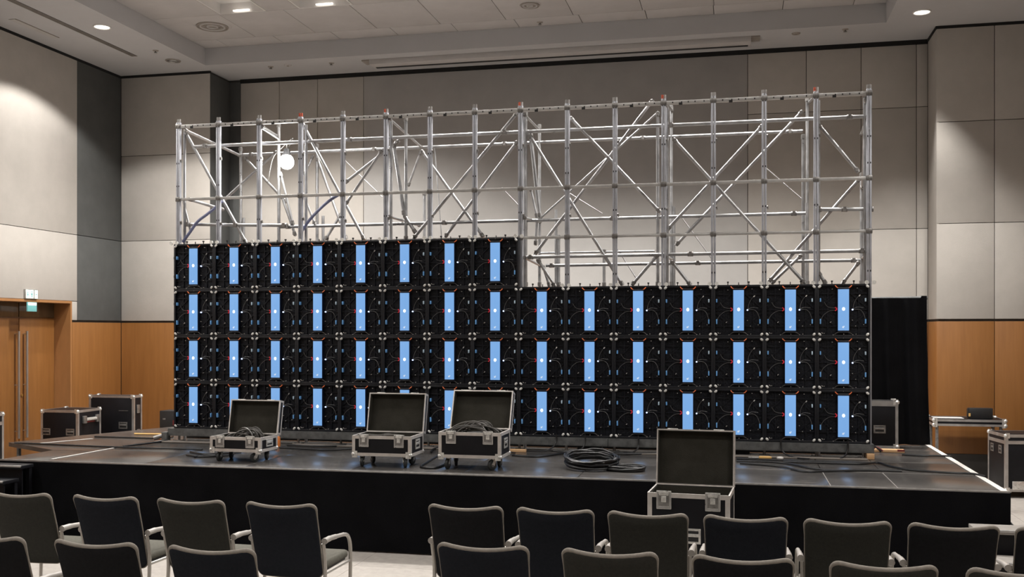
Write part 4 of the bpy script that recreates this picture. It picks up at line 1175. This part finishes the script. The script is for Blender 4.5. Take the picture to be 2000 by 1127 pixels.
tag(obj('cable_nest', coil(16, 0.17, 0.09, 4, 0.009, 0.012).shift((-4.72, 8.98, SZ + 0.17)), 'cable_black'), 'coiled black cable inside the low open case', 'cable')
for k, pts in enumerate(([(-3.38, 8.735, 1.015), (-3.30, 8.74, 1.018), (-3.2, 8.76, 1.012), (-3.12, 8.80, 1.02), (-3.05, 8.83, 0.99)], [(-3.15, 8.75, 1.015), (-3.05, 8.74, 1.022), (-2.95, 8.745, 1.012)])):
    tag(obj('strap', MB().tube(spline(pts, 5), 0.008, 6), 'cable_grey'), ['dark strap lying along the rim of the nearly empty case', 'shorter dark strap near the latch of the nearly empty case'][k], 'strap')
CAB = {
'R1': ([(0.02,9.67),(0.36,9.53),(0.57,9.23),(0.79,9.31),(1.15,9.43),(1.41,9.45)], 'black cable sagging forward on the deck before the last three cabinets'),
'R2': ([(-0.01,9.82),(0.28,9.84),(0.46,9.73),(0.63,9.48),(0.83,9.32)], 'short black cable crossing the deck towards the open stage end'),
'R3': ([(0.42,9.87),(0.74,9.87),(1.11,9.88),(1.28,9.99),(1.36,9.75),(1.50,9.54),(1.82,9.41),(1.98,9.40),(2.05,9.24)], 'long black cable running off the stage over the white edge'),
'R4': ([(-0.01,10.01),(0.38,9.98),(0.75,9.98),(1.21,9.94)], 'straight black cable close under the base beam'),
'R5': ([(1.60,10.70),(1.78,10.65),(2.02,10.67),(2.04,10.63)], 'black cable from the orange plank to the white stage edge'),
'L1': ([(-7.76,9.66),(-7.40,9.65),(-6.94,9.60),(-6.36,9.56),(-6.00,9.56),(-5.74,9.58),(-5.44,9.57)], 'long black cable across the deck near the double door'),
'L2': ([(-7.32,10.45),(-6.88,10.44),(-6.43,10.45),(-6.46,10.70)], 'black cable behind the white tape near the first cabinet'),
'L3': ([(-6.41,9.64),(-6.31,9.96),(-6.26,10.24),(-6.30,10.28)], 'short cable from the white tape to the beam end'),
'M1': ([(-2.19,9.81),(-1.92,9.75),(-1.68,10.14),(-1.54,10.20),(-1.21,10.12),(-0.81,10.25)], 'wavy black cable along the deck behind the big coil'),
'M2': ([(-1.88,10.27),(-1.58,10.16),(-1.36,10.28),(-1.02,10.22),(-0.78,10.28)], 'second wavy cable close to the base beam behind the big coil'),
'N1': ([(-2.65,9.15),(-2.66,8.75),(-2.81,8.79),(-2.85,9.11),(-2.90,9.65)], 'thin cable looping on the deck between the two middle cases'),
'N2': ([(-3.04,9.84),(-3.10,10.1),(-3.08,10.28)], 'short cable behind the two middle cases'),
'K1': ([(-5.45,9.35),(-5.24,9.22),(-5.08,9.29),(-4.92,9.42)], 'black cable passing behind the low open case'),
'K2': ([(-5.35,9.11),(-5.16,9.02),(-5.01,9.10),(-4.92,9.20)], 'black cable bundle beside the casters of the low open case'),
'K3': ([(-5.19,8.98),(-5.17,9.13),(-5.06,9.16)], 'short cable end beside the low open case'),
'J1': ([(-4.74,9.92),(-4.39,9.85),(-4.15,9.81),(-3.94,10.00)], 'cable on the deck between the low case and the nearly empty case'),
'J2': ([(-4.77,10.16),(-4.38,10.10),(-4.12,10.25)], 'cable close under the beam between the first two cases'),
}
for k, (p, lab) in CAB.items():
    pts = [(x, y, SZ + 0.0112) for x, y in p]
    tag(obj('cable', MB().tube(spline(pts, 6), 0.0098, 7), 'cable_black'), lab, 'cable')
DROP = [((-1.835, 10.318, 0.90), [(-1.87, 10.27), (-1.95, 10.20), (-2.198, 10.205), (-2.30, 10.1), (-2.2, 10.0)], 'cable drooping from the ninth cabinet into a loop on the deck'),
        ((-1.535, 10.318, 0.90), [(-1.56, 10.28), (-1.63, 10.22), (-1.722, 10.088)], 'cable drooping from the tenth cabinet to the deck'),
        ((-0.988, 10.318, 0.90), [(-1.0, 10.28), (-1.096, 10.22), (-1.402, 10.03)], 'cable drooping from the eleventh cabinet to the deck'),
        ((0.415, 10.318, 0.90), [(0.45, 10.28), (0.541, 10.22), (0.674, 10.15)], 'cable drooping from the fourteenth cabinet to the deck'),
        ((1.043, 10.318, 0.90), [(1.02, 10.28), (0.965, 10.22)], 'cable drooping from the last cabinet to the deck')]
for a, p, lab in DROP:
    pts = [a, (a[0] + 0.003, 10.31, 0.82)] + [(x, y, SZ + (0.04 if i == 0 else 0.010)) for i, (x, y) in enumerate(p)]
    tag(obj('cable', MB().tube(spline(pts, 6), 0.0075, 7), 'cable_black'), lab, 'cable')
tag(obj('cable', MB().tube(spline([(2.08, 9.1, 0.55), (2.15, 8.9, 0.42), (2.35, 8.6, 0.2), (2.6, 8.4, 0.02), (3.0, 8.2, 0.01)], 6), 0.008, 7), 'cable_black'), 'black cable dropping from the stage corner to the pale floor', 'cable')

# boards, tools and scraps on the deck
def plank(name, x0, x1, y0, y1, h, m, label, cat='board', rz=0):
    t = thing(name, label, cat, ((x0 + x1) / 2, (y0 + y1) / 2, SZ + 0.0016), rz)
    w, d = (x1 - x0) / 2, (y1 - y0) / 2
    obj('board', MB().box(-w, w, -d, d, 0, h, 0.003), m, t)
    return t
plank('levelling_board', -6.36, -5.3, 10.14, 10.27, 0.012, 'plywood_grey', 'pale levelling board under the beam at its first end')
plank('levelling_board', -4.70, -3.45, 10.18, 10.29, 0.012, 'plywood_grey', 'pale levelling board behind the low open case')
plank('levelling_board', -3.35, -2.45, 10.18, 10.29, 0.012, 'plywood_grey', 'pale levelling board behind the two middle cases')
plank('levelling_board', -1.05, -0.15, 10.19, 10.30, 0.014, 'plywood_grey', 'pale levelling board behind the tall floor case')
plank('levelling_board', -0.08, 1.22, 10.20, 10.30, 0.012, 'plywood_grey', 'long pale levelling board before the last cabinets')
plank('wood_block', -2.30, -2.12, 10.12, 10.18, 0.028, 'pine', 'orange pine block inside the drooping cable loop')
plank('wood_block', -0.78, -0.55, 10.12, 10.18, 0.028, 'pine', 'orange pine block beside the lid of the tall floor case')
plank('wood_block', 1.22, 1.29, 10.30, 10.44, 0.055, 'pine', 'pine block propping the end of the base beam')
p = plank('orange_plank', 1.36, 1.66, 10.93, 11.02, 0.03, 'pine', 'orange wooden plank with dark strap at the open end of the beam')
obj('strap', MB().tube(spline([(-0.17, 0, 0.01), (-0.12, -0.03, 0.05), (-0.06, -0.045, 0.015)], 5), 0.009, 6), 'dark_red', p)
obj('strap', MB().tube(spline([(-0.15, -0.02, 0.01), (-0.15, -0.02, 0.06), (-0.10, -0.045, 0.03), (-0.08, -0.05, 0.005)], 5), 0.009, 6), 'cable_black', p)
obj('end_mark', MB().box(0.08, 0.151, -0.0455, -0.03, 0.012, 0.031), 'dark_red', p)
t = thing('screwdriver', 'screwdriver with yellow handle lying under the thirteenth cabinet', 'tool', (0.26, 10.10, SZ + 0.018), 0.08)
obj('grip', MB().tube([(-0.06, 0, 0), (-0.05, 0, 0), (0.04, 0, 0), (0.06, 0, 0)], [0.010, 0.016, 0.016, 0.010], 10), 'yellow_cord', t)
obj('shaft', MB().tube([(-0.16, 0, 0), (-0.06, 0, 0)], 0.004, 6), 'zinc', t)
t = thing('tape_roll', 'white tape roll beside the yellow screwdriver', 'tape', (0.40, 10.12, SZ + 0.001))
obj('roll', MB().ring((0, 0, 0.014), (0, 0, 1), 0.022, 0.012, 18, 8), 'white_tape', t)
obj('core', MB().ring((0, 0, 0.014), (0, 0, 1), 0.010, 0.005, 14, 6), 'pine', t)
tag(obj('cord', MB().tube(spline([(-7.05, 10.83, SZ + 0.012), (-6.9, 10.845, SZ + 0.012), (-6.75, 10.86, SZ + 0.012), (-6.60, 10.88, SZ + 0.012)], 6), 0.010, 7), 'yellow_cord'), 'bright yellow cord lying on the deck near the first cabinet', 'cord')
tag(obj('cord', MB().tube(spline([(-6.52, 10.40, SZ + 0.011), (-6.42, 10.41, SZ + 0.011), (-6.33, 10.42, SZ + 0.011)], 6), 0.0095, 7), 'orange'), 'short orange cord at the first end of the base beam', 'cord')
t = thing('spray_can', 'small orange can standing behind the low open case near the beam', 'can', (-4.80, 10.02, SZ + 0.003))
obj('can', MB().tube([(0, 0, 0), (0, 0, 0.10), (0, 0, 0.115)], [0.022, 0.022, 0.012], 14), 'orange', t)
obj('cap', MB().tube([(0, 0, 0.116), (0, 0, 0.14)], 0.012, 10), 'print_white', t)
t = thing('tube_clamp', 'dark tube stub clamped to the first end of the base beam', 'clamp', (-6.36, 10.32, SZ + 0.001))
obj('tube', MB().tube([(-0.08, -0.05, 0.03), (0.05, 0.02, 0.075)], 0.026, 10), 'coupler', t)
obj('jaw', MB().box(0.0, 0.07, -0.03, 0.05, 0.0, 0.10, 0.006), 'beam_steel', t)

# ------------------------------------------------------------------ chairs
def back_outline(n_c=6, n_s=7):
    w, z0, z1, r = 0.225, 0.0, 0.50, 0.045
    P = []
    def seg(a, b_, n):
        for i in range(n):
            t_ = i / n
            P.append((a[0] + (b_[0] - a[0]) * t_, a[1] + (b_[1] - a[1]) * t_))
    def arc(cx, cz, a0, a1):
        for i in range(n_c):
            a = a0 + (a1 - a0) * i / n_c
            P.append((cx + r * math.cos(a), cz + r * math.sin(a)))
    seg((-w + r, z0), (w - r, z0), n_s); arc(w - r, z0 + r, -PI / 2, 0)
    seg((w, z0 + r), (w, z1 - r), n_s); arc(w - r, z1 - r, 0, PI / 2)
    seg((w - r, z1), (-w + r, z1), n_s + 3); arc(-w + r, z1 - r, PI / 2, PI)
    seg((-w, z1 - r), (-w, z0 + r), n_s); arc(-w + r, z0 + r, PI, 1.5 * PI)
    return P
def back_map(x, z, off):
    u = x / 0.225
    wide = 1.0 + 0.05 * (z / 0.5)
    zz = z - 0.027 * (1 - u * u) * (z / 0.5) ** 2
    lean = -0.26 * z - 0.10 * z * z
    bow = -0.030 * (1 - u * u)
    return (x * wide, -0.03 + lean + bow + off, 0.385 + zz)
def make_chair(m_back):
    r = thing('chair', 'x', 'chair', (0, 0, 0))
    O = back_outline()
    c0 = (0.0, 0.25)
    rings = [(1.0, 0.000), (0.985, 0.011), (0.95, 0.016), (0.75, 0.017), (0.4, 0.017)]
    m = MB(); n = len(O)
    vs = []
    for side in (-1, 1):
        for s, tk in rings:
            for x, z in O:
                vs.append(back_map(c0[0] + (x - c0[0]) * s, c0[1] + (z - c0[1]) * s, side * tk))
        vs.append(back_map(c0[0], c0[1], side * 0.017))
    fs = []
    R_ = len(rings); half = R_ * n + 1
    for h in range(2):
        o = h * half
        for i in range(R_ - 1):
            for k in range(n):
                l = (k + 1) % n
                fs.append((o + i * n + k, o + i * n + l, o + (i + 1) * n + l, o + (i + 1) * n + k))
        for k in range(n):
            fs.append((o + (R_ - 1) * n + k, o + (R_ - 1) * n + (k + 1) % n, o + R_ * n))
    for k in range(n):
        l = (k + 1) % n
        fs.append((k, l, half + l, half + k))
    m.add(vs, fs)
    bk = obj('backrest', m, m_back, r, angle=70)
    obj('lit_edge_rim', MB().tube([back_map(c0[0] + (x - c0[0]) * 0.995, c0[1] + (z - c0[1]) * 0.995, 0.0) for x, z in O], [0.0055 + 0.0070 * max(0.0, min(1.0, (z - 0.42) / 0.07)) for x, z in O], 8, True), 'chair_edge_lit', bk, angle=70)  # rim thickens along the top to stand in for the lit cushion edge
    # seat
    bm_ = MB().box(-0.225, 0.225, -0.02, 0.40, 0.425, 0.48, 0.022)
    obj('seat', bm_, 'seat_fabric', r, angle=60)
    obj('seat_pan', MB().box(-0.20, 0.20, 0.0, 0.40, 0.405, 0.424, 0.004), 'amp_black', r)
    for s in (-1, 1):
        x = s * 0.252
        fl_ = spline([(x, 0.34, 0.0), (x, 0.355, 0.30), (x, 0.36, 0.46), (x, 0.345, 0.545), (x, 0.30, 0.595), (x, 0.23, 0.612)], 5)
        obj('front_leg', MB().tube(fl_, 0.0125, 10), 'chair_metal', r)
        arm = MB().tube(spline([(x, 0.24, 0.612), (x, 0.13, 0.622), (x, 0.0, 0.632), (x, -0.085, 0.63)], 5), [0.013] * 6 + [0.016] * 4 + [0.0185] * 4 + [0.021] * 2, 10)
        obj('armrest', arm, 'arm_pad', r)
        obj('rear_leg', MB().tube(spline([(x * 0.97, -0.082, 0.615), (x * 0.955, -0.045, 0.45), (x * 0.96, -0.06, 0.25), (x * 0.98, -0.11, 0.0)], 5), 0.0125, 10), 'chair_metal', r)
        obj('seat_rail', MB().tube([(x * 0.95, -0.045, 0.415), (x * 0.985, 0.355, 0.415)], 0.010, 8), 'chair_metal', r)
        for yy in (0.34, -0.11):
            obj('foot_cap', MB().tube([(x * (1 if yy > 0 else 0.98), yy, 0.0), (x * (1 if yy > 0 else 0.98), yy, 0.02)], 0.016, 10), 'amp_black', r)
    return r
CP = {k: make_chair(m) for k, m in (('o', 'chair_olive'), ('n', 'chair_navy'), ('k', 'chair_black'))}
used = set()
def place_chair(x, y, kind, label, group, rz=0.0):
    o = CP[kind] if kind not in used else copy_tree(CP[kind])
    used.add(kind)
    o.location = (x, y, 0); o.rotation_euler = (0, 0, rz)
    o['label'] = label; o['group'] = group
A = [(-4.707, 6.09, 'o', 'olive grey far row chair cut by the picture edge beside the steps'),
     (-4.062, 6.09, 'n', 'dark navy far row chair, second from the picture edge by the double door'),
     (-3.443, 6.09, 'o', 'olive grey far row chair between two navy chairs on the door side'),
     (-2.814, 6.09, 'n', 'dark navy far row aisle chair with its arm curving down in the open'),
     (-1.656, 6.26, 'k', 'black aisle chair starting the far row across the aisle'),
     (-1.088, 6.26, 'n', 'dark navy chair in the far row, second across the aisle'),
     (-0.524, 6.26, 'o', 'olive grey chair in the far row before the tall open floor case'),
     (0.044, 6.26, 'n', 'dark navy chair in the far row just past the tall open floor case'),
     (0.614, 6.26, 'o', 'olive grey far row chair, second from the steps at the open stage corner'),
     (1.182, 6.26, 'k', 'black chair in the far row beside the steps at the open stage corner'),
     (1.74, 6.26, 'k', 'black chair cut by the picture edge at the far row end by the steps')]
for x, y, k, lab in A:
    place_chair(x, y, k, lab, 'chairs of the far row', random.uniform(-0.015, 0.015))
Bc = [(-3.902, 4.81, 'k', 'black chair in the near row, cut by the corner of the picture'),
      (-3.241, 4.81, 'k', 'black chair in the near row, middle of the three on the door side'),
      (-2.584, 4.81, 'n', 'dark navy aisle chair in the near row on the door side'),
      (-1.269, 5.17, 'n', 'dark navy chair in the near row, first across the aisle'),
      (-0.618, 5.17, 'o', 'olive grey chair in the near row, second across the aisle'),
      (0.021, 5.17, 'k', 'black chair in the near row, third across the aisle'),
      (0.663, 5.17, 'o', 'dark olive near row chair, fourth across the aisle, only its top showing'),
      (1.264, 5.17, 'o', 'dark olive near row chair, its top edge barely inside the picture corner')]
for x, y, k, lab in Bc:
    place_chair(x, y, k, lab, 'chairs of the near row', random.uniform(-0.015, 0.015))
